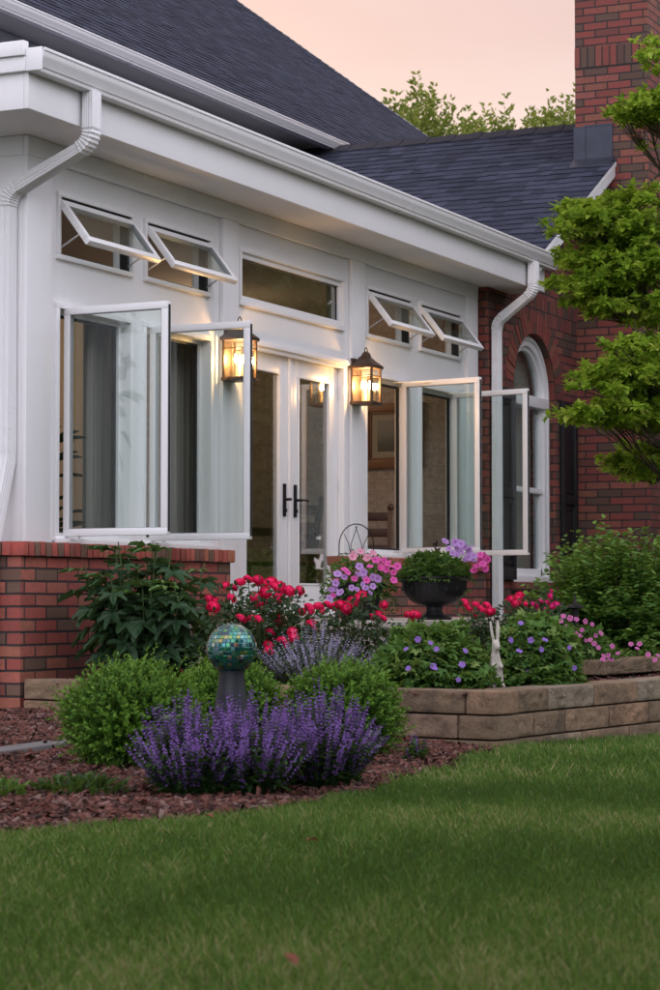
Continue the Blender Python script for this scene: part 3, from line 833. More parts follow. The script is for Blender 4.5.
# ================================================================== THINGS ON AND IN THE HOUSE
def lantern(x, y, z, label):
    t = thing('wall_lantern', (x, y, z), label, 'lantern', 'lit wall lanterns beside the door')
    X, Y, Z = x, y, z
    w = .083; h = .275
    T = lambda a, b, c: (X+a, Y+b, Z+c)
    m = MB(); m.box(-.06, .06, .085, .105, .02, .36, T); m.sweep([T(0,.09,.30), T(0,.06,.36), T(0,.0,.40)], [(-.008,-.006),(.008,-.006),(.008,.006),(-.008,.006)])
    part(m, 'back_plate', M['bronze'], t, bevel=.003)
    m = MB()
    for sx in (-1,1):
        for sy in (-1,1):
            m.box(sx*w-.008, sx*w+.008, sy*w-.008, sy*w+.008, .02, h, T)
    m.box(-w-.014, w+.014, -w-.014, w+.014, -.004, .0197, T); m.box(-w-.02, w+.02, -w-.02, w+.02, h+.0003, h+.018, T)
    for sx in (-1,1):
        m.box(sx*w-.004, sx*w+.004, -w+.0083, w-.0083, .215, .222, T)
    m.box(-w+.0083, w-.0083, -w-.004, -w+.004, .215, .222, T)
    part(m, 'cage', M['bronze'], t, bevel=.002)
    m = MB(); a, b, c = w+.024, .045, .035
    vs = [T(sx*a, sy*a, h+.0185) for sx, sy in ((-1,-1),(1,-1),(1,1),(-1,1))]+[T(sx*.058, sy*.058, h+.062) for sx, sy in ((-1,-1),(1,-1),(1,1),(-1,1))]+[T(sx*c, sy*c, h+.088) for sx, sy in ((-1,-1),(1,-1),(1,1),(-1,1))]
    fs = [(3,2,1,0)]+[(i, (i+1) % 4, 4+(i+1) % 4, 4+i) for i in range(4)]+[(4+i, 4+(i+1) % 4, 8+(i+1) % 4, 8+i) for i in range(4)]+[(8,9,10,11)]
    m.add(vs, fs)
    m.lathe([(.0,h+.088),(.04,h+.088),(.042,h+.098),(.034,h+.106),(.036,h+.112),(.028,h+.125),(.012,h+.136),(0,h+.137)], 20, T)
    m.tube([T(.026*math.cos(k*math.pi/8), 0, h+.134+.032*math.sin(k*math.pi/8)) for k in range(9)], .004, 8)
    part(m, 'roof_cap', M['bronze'], t)
    m = MB()
    for sx in (-1,1): m.box(sx*w-.0015, sx*w+.0015, -w+.0085, w-.0085, .0205, h-.0005, T)
    m.box(-w+.0085, w-.0085, -w-.0015, -w+.0015, .0205, h-.0005, T)
    part(m, 'lantern_pane', M['lampglass'], t)
    for (cx, cy) in ((-.032, .016), (.032, .016), (0, -.03)):
        m = MB(); m.tube([T(cx,cy,.02), T(cx,cy,.115)], .0095, 10); c = part(m, 'candle', M['candle'], t)
        m = MB(); m.lathe([(0,.116),(.008,.125),(.0115,.142),(.0085,.160),(.0035,.178),(0,.186)], 12, lambda a, b, c_: T(cx+a, cy+b, c_)); part(m, 'bulb', M['flame'], c)
    L = bpy.data.lights.new('lantern_light', 'POINT'); L.energy = 17; L.color = (1, .58, .25); L.shadow_soft_size = .03
    lo = bpy.data.objects.new('lantern_light', L); COL.objects.link(lo); lo.parent = t; lo.location = (0, -.0, .15)
    return t
LX = [(14.335, -.126, 2.31), (16.475, -.126, 2.31)]
lantern(*LX[0], 'lit bronze lantern seen through the glass of an open casement sash')
lantern(*LX[1], 'lit bronze lantern on the white pilaster between the door and the far windows')

# picture on the painted brick wall
t = thing('framed_picture', (18.99, .74, 1.98), 'wood framed picture hanging on the tan painted brick wall inside', 'picture')
Tp = lambda a, b, c: (18.995-b, .44+a, 1.97+c)
m = ring(MB(), 0, .60, 0, .58, .075, .0, .035, Tp); ring(m, .076, .524, .076, .504, .02, .002, .02, Tp); part(m, 'picture_frame', M['frame_w'], t, bevel=.005)
m = MB(); m.box(.097, .503, .002, .006, .097, .483, Tp); part(m, 'mat_board', m_plain('mat_board', (.38,.34,.28), .8), t)
tt = NT('seascape'); co = uv_co(tt); sx = tt.n('SeparateXYZ'); tt.l(co, sx.inputs[0])
nz = tt.noise(co, 9, 6)
cc = tt.ramp(tt.math('ADD', sx.outputs[1], tt.math('MULTIPLY', nz, .12)), [(0,(.08,.075,.06)),(.35,(.12,.12,.11)),(.55,(.2,.2,.19)),(.8,(.25,.24,.22))])
m = MB(); m.add([Tp(.15,.0065,.15),Tp(.45,.0065,.15),Tp(.45,.0065,.43),Tp(.15,.0065,.43),Tp(.15,.007,.15),Tp(.45,.007,.15),Tp(.45,.007,.43),Tp(.15,.007,.43)], [(4,5,6,7),(0,1,5,4),(1,2,6,5),(2,3,7,6),(3,0,4,7)], uvs=[[(0,0),(1,0),(1,1),(0,1)]]*5)
part(m, 'painting', tt.done(tt.principled(cc, .5)), t)

def wood_chair(x, y, rz, label):
    t = thing('dining_chair', (x, y, FZ-.02), label, 'chair', 'wooden chairs in the sunroom')
    c, s = math.cos(rz), math.sin(rz)
    T = lambda a, b, d: (x+a*c-b*s, y+a*s+b*c, FZ-.02+d)
    part(MB().box(-.22, .22, -.21, .21, .43, .465, T), 'seat', M['wood'], t, bevel=.01)
    for sx in (-1, 1):
        part(MB().box(sx*.19-.018, sx*.19+.018, -.19, -.155, 0, .4295, T), 'leg', M['wood'], t, bevel=.004)
        m = MB(); m.sweep([T(sx*.19, .18, 0), T(sx*.19, .185, .43), T(sx*.195, .23, .8), T(sx*.2, .265, .93)], [(-.018,-.016),(.018,-.016),(.018,.016),(-.018,.016)])
        m.lathe([(0,.925),(.022,.935),(.03,.955),(.022,.975),(.01,.985),(0,.987)], 12, lambda a, b, d: T(sx*.2+a, .265+b, d))
        part(m, 'leg', M['wood'], t)
    m = MB()
    for z, y0 in ((.56, .205), (.70, .222), (.84, .243)): m.box(-.178, .178, y0-.008, y0+.008, z, z+.075, T)
    part(m, 'backrest', M['wood'], t, bevel=.005)
wood_chair(18.12, .62, R(-70), 'dark wood chair with round finials in front of the painted brick wall')
wood_chair(16.75, .75, R(165), 'dark ladder back chair at the table behind the French door')

t = thing('dining_table', (17.3, 1.55, FZ-.02), 'dark red wooden table seen through the French door', 'table')
part(MB().box(16.4, 18.3, 1.1, 2.05, FZ+.70, FZ+.735), 'table_top', M['wood'], t, bevel=.01)
for sx in (16.5, 18.2):
    for sy in (1.18, 1.97): part(MB().lathe([(0,FZ-.02),(.025,FZ-.02),(.04,FZ+.2),(.03,FZ+.4),(.045,FZ+.6),(.045,FZ+.6995),(0,FZ+.6995)], 14, lambda a, b, c: (sx+a, sy+b, c)), 'leg', M['wood'], t)
t = thing('glass_ornament', (17.95, 1.2, FZ+.737), 'tiered pale glass ball ornament on the table behind the door', 'ornament')
gm = m_plain('pale_ceramic', (.55,.56,.48), .25, var=.2); gm2 = m_plain('blue_ceramic', (.10,.2,.28), .3, var=.2)
bx, by, bz = 17.95, 1.2, FZ+.737
def ball(m, x, y, z, r): m.lathe([(r*math.sin(math.pi*k/8), z-r*math.cos(math.pi*k/8)) for k in range(9)], 14, lambda a, b, c: (x+a, y+b, c))
m = MB(); m.lathe([(0,bz),(.05,bz),(.035,bz+.1),(.045,bz+.18),(.03,bz+.3),(0,bz+.32)], 16, lambda a, b, c: (bx+a, by+b, c)); part(m, 'ornament_core', gm2, t)
m = MB()
for z, n, r in ((.06, 7, .075), (.15, 6, .065), (.24, 5, .045)):
    for k in range(n): ball(m, bx+r*math.cos(k*6.283/n), by+r*math.sin(k*6.283/n), bz+z, .038)
ball(m, bx, by, bz+.36, .042); part(m, 'glass_balls', gm, t)

t = thing('ceiling_lamp', (17.6, 1.9, 3.40), 'small lit ceiling lamp glowing inside the sunroom', 'lamp')
m = MB(); m.lathe([(0,3.40),(.07,3.40),(.07,3.385),(.015,3.375),(.012,3.25),(.03,3.24),(.03,3.2),(0,3.2)], 20, lambda a, b, c: (17.6+a, 1.9+b, c)); part(m, 'stem', M['bronze'], t)
m = MB(); m.lathe([(.03,3.21),(.10,3.17),(.135,3.08),(.12,3.02),(.06,2.985),(0,2.98)], 24, lambda a, b, c: (17.6+a, 1.9+b, c)); part(m, 'lamp_shade', m_emit('lamp_glow', (1,.70,.40), 3), t)
L = bpy.data.lights.new('lamp_light', 'POINT'); L.energy = 12; L.color = (1, .72, .48); L.shadow_soft_size = .14
lo = bpy.data.objects.new('lamp_light', L); COL.objects.link(lo); lo.parent = t; lo.location = (0, 0, -.52)
def curtain(x0, x1, y, label):
    t = thing('curtain', ((x0+x1)/2, y, 1.0), label, 'curtain', 'pale curtains inside the sunroom'); m = MB(); n = 40; vs = []
    for k in range(n+1):
        x = x0+(x1-x0)*k/n; yy = y+.028*math.sin(k*1.25)+.008*math.sin(k*3.1)
        vs += [(x, yy, .72), (x, yy, 2.95), (x, yy+.004, .72), (x, yy+.004, 2.95)]
    fs = []
    for k in range(n):
        a = k*4; fs += [(a, a+4, a+5, a+1), (a+2, a+3, a+7, a+6)]
    m.add(vs, fs, smooth=True); part(m, 'drape', M['curtain'], t)
    m = MB(); m.tube([(x0-.05, y, 2.97), (x1+.05, y, 2.97)], .012, 8); part(m, 'rod', M['black'], t)
curtain(12.93, 13.30, .26, 'pale curtain gathered between the two open casements beside the house corner')
curtain(14.05, 14.40, .26, 'pale curtain gathered behind the first lantern pilaster')
# house plant just inside the first casement
lm_house = m_leaf('house_plant_leaf', [(0,(.015,.03,.012)),(1,(.04,.075,.03))], .35, .1)
t = thing('house_plant', (12.75, .6, FZ-.02), 'dark leafy potted plant indoors behind the first open casement', 'potted plant')
m = MB(); m.lathe([(0,FZ-.02),(.13,FZ-.02),(.17,FZ+.28),(.185,FZ+.30),(.165,FZ+.30),(.15,FZ+.25),(0,FZ+.25)], 24, lambda a, b, c: (12.75+a, .6+b, c)); part(m, 'plant_pot', M['urn'], t)
c = Cloud(); n = 150; d = rdir(n); d[:,2] = np.abs(d[:,2])*.6+.1; p = np.array([12.75,.6,FZ+.3])+d*np.array([.26,.26,.1])*RG.random((n,1))+np.stack([0*d[:,0],0*d[:,0],RG.random(n)*1.0],1)
c.leaves(T_LEAF, p, d, (0,0,1), .17+.08*RG.random(n), .07); c.build('foliage', lm_house, t)
m = MB(); m.tube([(12.75,.6,FZ+.24),(12.77,.6,FZ+.8),(12.74,.62,FZ+1.25)], .012, 6); part(m, 'stem', M['stem'], t)

# ================================================================== GROUND
EDGE = [(4.0,-2.7),(6.07,-3.56),(6.79,-3.84),(7.64,-3.94),(8.75,-3.73),(10.23,-3.5),(10.95,-3.33)]
def edge_y(x):
    xs = [e[0] for e in EDGE]; ys = [e[1] for e in EDGE]
    return np.interp(x, xs, ys)+.035*np.sin(np.asarray(x)*5.1)+.02*np.sin(np.asarray(x)*13.7)
def lawn_z(x, y):
    x = np.asarray(x, float); y = np.asarray(y, float)
    return .05-.016*np.clip(x-10.85, 0, 3)+.008*np.sin(x*1.3+.5)*np.sin(y*1.1)-.006
def mulch_z(x, y):
    y = np.asarray(y, float); e = edge_y(x)
    return .045+.095*np.clip((y-e)/2.4, 0, 1)+.012*np.sin(np.asarray(x)*7)*np.sin(y*6.1)
m = MB(); xs = [-150,-20,-4]+list(np.arange(0,20.1,.5))+[24,40,150]; ys = [-150,-30,-12]+list(np.arange(-9,4.1,.5))+[10,40,150]
vs = [(x, y, float(lawn_z(x,y))) for x in xs for y in ys]; ny = len(ys)
m.add(vs, [(i*ny+j, (i+1)*ny+j, (i+1)*ny+j+1, i*ny+j+1) for i in range(len(xs)-1) for j in range(ny-1)], smooth=True)
o = m.build('lawn', M['lawn'], None, (0,0,0)); tag(o, kind='structure')
m = MB(); xs = np.arange(4.0, 11.66, .12); nv = 26; vs = []
for x in xs:
    e = float(edge_y(x)); top = -.02
    for j in range(nv+1):
        y = e+(top-e)*j/nv; vs.append((x, y, float(mulch_z(x,y))-(.0 if j else .035)))
m.add(vs, [(i*(nv+1)+j, (i+1)*(nv+1)+j, (i+1)*(nv+1)+j+1, i*(nv+1)+j+1) for i in range(len(xs)-1) for j in range(nv)], smooth=True)
o = m.build('mulch_bed', M['soil'], None, (0,0,0)); tag(o, kind='structure')

# bark chips
chipm = m_chip('bark_chip', [(0,(.022,.010,.008)),(.3,(.065,.026,.02)),(.6,(.145,.046,.032)),(.85,(.19,.082,.062)),(1,(.25,.17,.15))])
def chips(c, x, y, z):
    n = len(x); 
    d = rdir(n); d[:,2] *= .35; up = rdir(n)*.55+np.array([0,0,1])
    L = .014+.034*RG.random(n)**1.7; W = .006+.010*RG.random(n); r = RG.random(n)
    T = (np.array([(0,.4,-.04),(1,.5,.0),(.92,-.42,.04),(.06,-.5,.0),(.05,.35,.16),(.95,.42,.2),(.86,-.36,.22),(.1,-.42,.17)]), [(0,1,5,4),(1,2,6,5),(2,3,7,6),(3,0,4,7),(4,5,6,7)])
    c.leaves(T, np.stack([x,y,z],1)-d*(L[:,None]*.5), d, up, L, W*1.6, r)
c = Cloud(); n = 48000
x = RG.uniform(5.0, 11.65, n); e = edge_y(x); y = e+.01+(RG.random(n)**1.15)*(-.02-e)
wall_x = 11.56+(y+.1)*.225
k = x < wall_x
x, y = x[k], y[k]; chips(c, x, y, mulch_z(x,y)+.006*RG.random(len(x))+.004)
o = c.build('bark_mulch', chipm, None, (0,0,0)); tag(o, 'shredded red brown bark mulch covering the bed below the wall', 'mulch', kind='stuff')

# raised bed soil, landing
m = MB(); m.extrude([(11.78,-.131),(11.78,-.102),(19.1,-.102),(19.1,-.3),(26,-.3),(26,-3.3),(13.2,-3.3),(11.09,-3.2)], 'z', -.05, .30)
o = m.build('raised_bed_soil', M['soil'], None, (0,0,0)); tag(o, kind='structure')
c = Cloud(); n = 9000; x = RG.uniform(10.9, 15.5, n); y = RG.uniform(-3.2,-.15,n); k = x > 11.62+(y+.1)*.225-.02; x, y = x[k], y[k]
chips(c, x, y, .304+.012*RG.random(len(x)))
o = c.build('bark_mulch', chipm, None, (0,0,0)); tag(o, 'bark mulch between the flowers on top of the raised bed', 'mulch', kind='stuff')
m = MB()
x = 13.55
while x < 18.4:
    w = random.uniform(.55, .85); x2 = min(x+w, 18.5)
    m.box(x, x2-.006, -1.72, -.905, .60, FZ-random.uniform(0,.003)); m.box(x, x2-.006, -.90, -.101 if x > 14.3 else -.14, .60, FZ-random.uniform(0,.003))
    x = x2
m.box(13.6, 18.45, -1.68, -.12, .0, .60)
o = m.build('patio', M['patio'], None, (0,0,0), bevel=.006); tag(o, kind='structure')

# ---- retaining wall of sawn stone blocks
def blocks(t, path, zs, depth, seed, lens=(.36,.68)):
    rr = random.Random(seed)
    P = [Vector((*p, 0)) for p in path]
    for ci, (z0, z1, off) in enumerate(zs):
        for i in range(len(P)-1):
            a, b = P[i], P[i+1]; d = (b-a); Ln = d.length; d.normalize(); n = Vector((d.y, -d.x, 0))    # n points outwards
            s = 0 if (i == 0) else (0 if ci % 2 == 0 else -0.0)
            if i == 0: pass
            start = 0.0; first = True
            while start < Ln-.02:
                w = rr.uniform(*lens)
                if first and ci % 2: w *= .55
                first = False
                e = min(start+w, Ln)
                if Ln-e < .18: e = Ln
                # corner: first leg runs through, second butts
                lo = start+.0055; hi = e-.0055
                if i > 0 and start == 0: lo = .0+(depth+.002 if (ci % 2 == 0) else .002)*0+.002
                m = MB(); nx, nz = max(2, int((hi-lo)/.035)), 5
                vs = []; 
                ins = .012*ci*0
                for q in range(nx+1):
                    for k in range(nz+1):
                        ss = lo+(hi-lo)*q/nx; zz = z0+.003+(z1-z0-.006)*k/nz
                        bulge = rr.uniform(-.009,.009) if (0 < k < nz and 0 < q < nx) else rr.uniform(-.004,.003)
                        p = a+d*ss+n*(off+bulge); vs.append((p.x, p.y, zz))
                front = len(vs)
                for q in range(nx+1):
                    for k in range(nz+1):
                        ss = lo+(hi-lo)*q/nx; zz = z0+.003+(z1-z0-.006)*k/nz
                        p = a+d*ss-n*depth; vs.append((p.x, p.y, zz))
                g = nz+1; fs = []
                for q in range(nx):
                    for k in range(nz):
                        fs.append((q*g+k, (q+1)*g+k, (q+1)*g+k+1, q*g+k+1)); fs.append((front+q*g+k, front+q*g+k+1, front+(q+1)*g+k+1, front+(q+1)*g+k))
                    fs.append((q*g+nz, (q+1)*g+nz, front+(q+1)*g+nz, front+q*g+nz)); fs.append((q*g, front+q*g, front+(q+1)*g, (q+1)*g))
                for k in range(nz):
                    fs.append((k, k+1, front+k+1, front+k)); fs.append((nx*g+k, front+nx*g+k, front+nx*g+k+1, nx*g+k+1))
                u = rr.random()
                m.add(vs, fs, uvs=[[(u,.5)]*4]*len(fs))
                part(m, 'stone_block', M['stone'], t, bevel=.010)
                start = e
t = thing('retaining_wall', (11.0,-3.28,.0), 'low tan stone retaining wall holding the raised flower bed', 'wall')
CR = (10.875,-3.335)
WP = [(11.585,-.13), CR]
blocks(t, WP, [(.212,.333,.0),(.088,.2095,.004),(-.05,.0855,.012)], .22, 3)
WP2 = [(CR[0]+.226, CR[1]-.004), (13.2,-3.5), (15.6,-3.62)]
blocks(t, [(CR[0]+.225,CR[1]+.002),(13.2,-3.50),(15.6,-3.62)], [(.212,.333,.012),(.088,.2095,.016),(-.05,.0855,.026)], .22, 8)
t = thing('stone_step', (14.2,-2.9,.30), 'single stone course set back above the retaining wall by the pink flowers', 'step')
blocks(t, [(13.45,-3.05),(17.5,-3.2)], [(.335,.425,.0)], .3, 21, (.8,1.2))
t = thing('bed_edging', (8.3,-1.95,.08), 'grey concrete edging strip crossing the bark mulch', 'edging')
m = MB(); pp = [(7.0,-2.12),(7.9,-2.02),(8.7,-1.93),(9.5,-1.82)]
for i in range(3):
    a, b = Vector((*pp[i],0)), Vector((*pp[i+1],0)); d = (b-a).normalized(); n = Vector((d.y,-d.x,0)); vs = []
    for z in (.03, .142):
        for p in (a+d*.004+n*.075, b-d*.004+n*.075, b-d*.004-n*.075, a+d*.004-n*.075): vs.append((p.x,p.y,z))
    m.add(vs, [(0,3,2,1),(4,5,6,7),(0,1,5,4),(1,2,6,5),(2,3,7,6),(3,0,4,7)])
part(m, 'edging_block', M['edging'], t, bevel=.01)

# ================================================================== PLANTS
LM = {
 'box': m_leaf('boxwood_leaf', [(0,(.022,.06,.010)),(.45,(.055,.14,.018)),(.75,(.105,.23,.026)),(1,(.19,.34,.05))], .4, .25),
 'hib': m_leaf('broad_leaf', [(0,(.022,.052,.024)),(.5,(.042,.092,.040)),(.85,(.07,.15,.045)),(1,(.13,.25,.055))], .42, .15),
 'rose': m_leaf('rose_leaf', [(0,(.016,.035,.015)),(.5,(.028,.062,.025)),(.85,(.05,.10,.035)),(1,(.09,.09,.04))], .4, .15),
 'cran': m_leaf('cranesbill_leaf', [(0,(.028,.07,.016)),(.5,(.06,.145,.030)),(.85,(.11,.22,.045)),(1,(.20,.29,.08))], .5, .28),
 'cat': m_leaf('catmint_leaf', [(0,(.045,.07,.04)),(1,(.11,.15,.08))], .7, .2),
 'sal': m_leaf('salvia_leaf', [(0,(.014,.038,.012)),(.6,(.03,.075,.02)),(1,(.06,.13,.03))], .5, .2),
 'shrub': m_leaf('shrub_leaf', [(0,(.028,.07,.016)),(.5,(.06,.145,.026)),(.85,(.10,.22,.038)),(1,(.17,.30,.055))], .5, .25),
 'maple': m_leaf('tree_leaf', [(0,(.08,.17,.014)),(.4,(.20,.34,.026)),(.75,(.33,.48,.042)),(1,(.50,.58,.10))], .5, .48),
 'far': m_leaf('far_leaf', [(0,(.07,.095,.02)),(.5,(.15,.20,.035)),(1,(.30,.31,.07))], .6, .3),
 'dark': m_leaf('dark_tree_leaf', [(0,(.03,.045,.012)),(.6,(.07,.095,.024)),(1,(.14,.16,.045))], .6, .2),
 'grass': m_leaf('grass_blade', [(0,(.028,.072,.010)),(.45,(.066,.155,.022)),(.75,(.12,.22,.036)),(.92,(.20,.25,.065)),(1,(.34,.31,.15))], .5, .3),
 'silver': m_leaf('silver_leaf', [(0,(.12,.15,.11)),(1,(.26,.3,.22))], .7, .2),
 'darkleaf': m_leaf('purple_black_leaf', [(0,(.015,.008,.014)),(1,(.04,.02,.035))], .45, .1),
}
PM = {
 'salvia': m_petal('salvia_floret', (.09,.04,.15), (.22,.115,.37), .4, vary=.5),
 'cat': m_petal('catmint_floret', (.20,.17,.30), (.36,.33,.47), .4),
 'rose': m_petal('rose_petal', (.19,.0,.025), (.82,.018,.115), .75, .55, .15, .6),
 'pinkrose': m_petal('deep_pink_petal', (.25,.0,.04), (.80,.03,.22), .75, .55, .15, .5),
 'violet': m_petal('cranesbill_petal', (.34,.24,.48), (.27,.15,.50), .35),
 'pinkcr': m_petal('pink_cranesbill_petal', (.5,.15,.30), (.56,.16,.38), .35),
 'petu': m_petal('lavender_petunia', (.28,.09,.40), (.51,.30,.64), .3),
 'petupink': m_petal('pink_petunia', (.55,.02,.22), (.80,.13,.45), .3),
 'mauve': m_petal('pale_pink_petal', (.6,.2,.3), (.80,.36,.48), .3),
}

# ---- clipped round boxwoods
def boxwood(x, y, r, h, seed, label):
    global RG
    z0 = float(mulch_z(x, y)); t = thing('boxwood_shrub', (x, y, z0), label, 'shrub', 'clipped boxwood shrubs')
    c = Cloud(); n = 2300
    d = rdir(n)
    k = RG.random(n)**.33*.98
    lump = 1+.10*noise3(d, 3.2, seed)+.05*noise3(d, 9, seed+1)
    S = np.array([r, r, h*.5]); ctr = np.array([x, y, z0+h*.47])
    base = ctr+d*S*(k*lump)[:,None]*.86
    base[:,2] = np.maximum(base[:,2], z0+.02+.05*RG.random(n))
    low = np.clip((z0+h*.35-base[:,2])/(h*.35), 0, 1)[:,None]          # the skirt spreads to the ground
    base[:,:2] += (base[:,:2]-np.array([x,y]))*low*.55
    dirs = nrm(d*np.array([1,1,.8])+np.array([0,0,.55])+rdir(n)*.35)
    L = .06+.05*RG.random(n); L = np.where(RG.random(n) > .93, L*1.45, L)
    m_ = 13
    for j in range(m_):
        u = (j+.6)/m_
        p = base+dirs*(L*u)[:,None]
        side = nrm(np.cross(dirs, rdir(n)))
        ld = nrm(side+dirs*(.55+.5*u))
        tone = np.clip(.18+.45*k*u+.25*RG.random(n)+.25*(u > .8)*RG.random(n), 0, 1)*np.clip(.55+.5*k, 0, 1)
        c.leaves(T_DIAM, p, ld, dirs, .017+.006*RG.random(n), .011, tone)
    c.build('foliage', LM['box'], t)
    m = MB()
    for q in range(14):
        a = q*6.283/14+random.random(); rr = r*random.uniform(.3,.75)
        m.tube([(x,y,z0-.02),(x+.4*rr*math.cos(a),y+.4*rr*math.sin(a),z0+h*.3),(x+rr*math.cos(a),y+rr*math.sin(a),z0+h*random.uniform(.5,.8))], .007, 5, r1=.003)
    part(m, 'stem', M['twig'], t)
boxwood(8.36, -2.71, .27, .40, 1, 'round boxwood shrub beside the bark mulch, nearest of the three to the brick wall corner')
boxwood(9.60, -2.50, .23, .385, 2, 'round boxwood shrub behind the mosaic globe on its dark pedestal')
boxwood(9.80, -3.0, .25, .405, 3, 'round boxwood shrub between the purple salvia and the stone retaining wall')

# ---- purple salvia: spikes of florets over a leafy base
def salvia(x, y, rx, ry, h, nsp, label, mat='salvia', lm='sal', z0=None, fl=1.0, name='salvia_plant', group='purple salvia clumps', lean=.62, fs=1.0):
    z0 = float(mulch_z(x, y)) if z0 is None else z0
    t = thing(name, (x, y, z0), label, 'flowering plant', group)
    c = Cloud(); n = nsp
    a = RG.random(n)*6.283; q = np.sqrt(RG.random(n))
    ox, oy = q*np.cos(a), q*np.sin(a)
    tip = np.stack([x+ox*rx, y+oy*ry, z0+h*(1.0-.50*q**1.9)*(.80+.25*RG.random(n))], 1)
    root = np.stack([x+ox*rx*(1-lean), y+oy*ry*(1-lean), np.full(n, z0)], 1)
    ax = tip-root; ln = np.linalg.norm(ax, axis=1); axn = ax/ln[:,None]
    sl = (.14+.09*RG.random(n))*fl
    nw = 15
    for j in range(nw):
        u = j/(nw-1)
        p = tip-axn*(sl*(1-u))[:,None]
        for w in range(4):
            sd = nrm(np.cross(axn, rdir(n)))
            keep = RG.random(n) < (.95-.35*u)
            dd = nrm(sd+axn*(.35+.7*u))
            c.leaves(T_DIAM, p[keep], dd[keep], axn[keep], (.0155-.007*u)*fs*(.8+.4*RG.random(keep.sum())), .009*fs, np.clip(RG.random(keep.sum())*.8+.2*u, 0, 1), 0)
    o = c.build('flower_spike', [PM[mat]], t); tag(o, 'upright purple flower spikes' if mat == 'salvia' else 'loose pale lavender flower spikes', kind='stuff')
    c = Cloud()
    bl = T_BLADE
    c.leaves(bl, root, axn, rdir(n), ln*.98, .0045, .35, 0, .05)
    nl = nsp*16; i = RG.integers(0, n, nl); u = RG.random(nl)**1.2*.72
    p = root[i]+ax[i]*u[:,None]+rdir(nl)*.012
    d = nrm(rdir(nl)*np.array([1,1,.5])+np.array([0,0,.35]))
    c.leaves(T_LEAF, p, d, (0,0,1), .045*(1.1-u*.6)*(.7+.6*RG.random(nl)), .02*(1.1-u*.5), np.clip(RG.random(nl)*.8+.15*(u > .45), 0, 1), 0)
    c.build('foliage', [LM[lm]], t)
    return t
salvia(7.62, -3.38, .26, .26, .37, 160, 'purple salvia clump spilling in front of the boxwood nearest the brick corner')
salvia(7.78, -3.54, .33, .28, .385, 230, 'tallest purple salvia clump, in front of the mosaic globe')
salvia(8.22, -3.63, .32, .26, .40, 220, 'purple salvia clump nearest the stone wall corner, beside the bark mulch')
salvia(9.65, -3.42, .07, .06, .13, 9, 'tiny purple salvia sprig alone on the mulch below the stone wall', name='salvia_sprig', group=None, fl=.6)
salvia(11.72, -1.95, .36, .36, .36, 130, 'pale lavender catmint clump behind the round boxwood by the urn', mat='cat', lm='cat', z0=.30, name='catmint_plant', group=None, fl=1.05, fs=1.05)
salvia(12.0, -2.35, .26, .26, .27, 70, 'low pale catmint clump in front of the potted petunias', mat='cat', lm='cat', z0=.30, name='catmint_plant', group=None, fl=1.0)

# ---- tiny seedlings and edge plants in the mulch
def tuft(x, y, r, h, n, label, lm='cat', name='mulch_seedling', group='small seedlings in the mulch', L=.035, cat='seedling'):
    z0 = float(mulch_z(x, y)); t = thing(name, (x, y, z0), label, cat, group)
    c = Cloud(); a = RG.random(n)*6.283; q = np.sqrt(RG.random(n))
    p = np.stack([x+r*q*np.cos(a), y+r*q*np.sin(a), z0+h*RG.random(n)*(1-.5*q)], 1)
    d = nrm(np.stack([np.cos(a)*q, np.sin(a)*q, .5+RG.random(n)], 1)+rdir(n)*.6)
    c.leaves(T_LEAF, p, d, (0,0,1), L*(.6+.7*RG.random(n)), L*.5, None); c.build('foliage', LM[lm], t)
tuft(7.05, -2.93, .08, .07, 120, 'small green seedling at the mulch edge, cut by the picture border', 'cran')
tuft(7.30, -3.10, .17, .07, 320, 'flat sprawling seedling in the bark mulch beside the lawn', 'sal')
tuft(7.72, -3.30, .13, .08, 240, 'flat seedling touching the front salvia clump', 'sal')
tuft(8.05, -1.80, .16, .26, 420, 'silvery leaved plant at the mulch edge by the grey edging strip', 'silver', 'silver_plant', None, .05, 'plant')

# ---- broad lobed-leaf plant against the brick
def broadleaf(x, y, label):
    t = thing('broadleaf_plant', (x, y, .30), label, 'plant')
    c = Cloud(); m = MB(); st = []
    for k in range(20):
        a = random.random()*6.283; q = math.sqrt(random.random())
        px, py = x+.42*q*math.cos(a)+.16*q*math.sin(a), y+.12*q*math.cos(a)-.42*q*math.sin(a)
        h = .62+.26*random.random()-.30*q*q*random.random()
        if k == 0: px, py, h = x+.10, y, .83
        bx, by = x+(px-x)*.45, y+(py-y)*.45
        m.tube([(bx,by,.28),(bx+(px-bx)*.5,by+(py-by)*.5,.3+h*.55),(px,py,.3+h)], .007, 6, r1=.004)
        st.append((np.array([bx,by,.3]), np.array([px,py,.3+h])))
    part(m, 'stem', M['stem'], t)
    for b, e in st:
        nl = 15
        for j in range(nl):
            u = .22+.78*(j+random.random()*.5)/nl; p = b+(e-b)*u
            a = j*2.4+random.random(); tilt = .5 if u > .93 else (-.25 if u < .7 else .05)
            d = np.array([math.cos(a), math.sin(a), tilt-.38+random.uniform(-.3,.2)])
            L = (.185 if u < .85 else .14)*random.uniform(.75,1.15)
            stalk = p+d*.035
            c.leaves(T_BIG, stalk, d, (0,0,1), L, L*1.35, min(1, max(0, random.gauss(.35,.18)+(.4 if u > .93 else 0))))
    c.build('foliage', LM['hib'], t)
broadleaf(12.12, -.66, 'tall dark plant with broad lobed leaves growing against the brick knee wall')

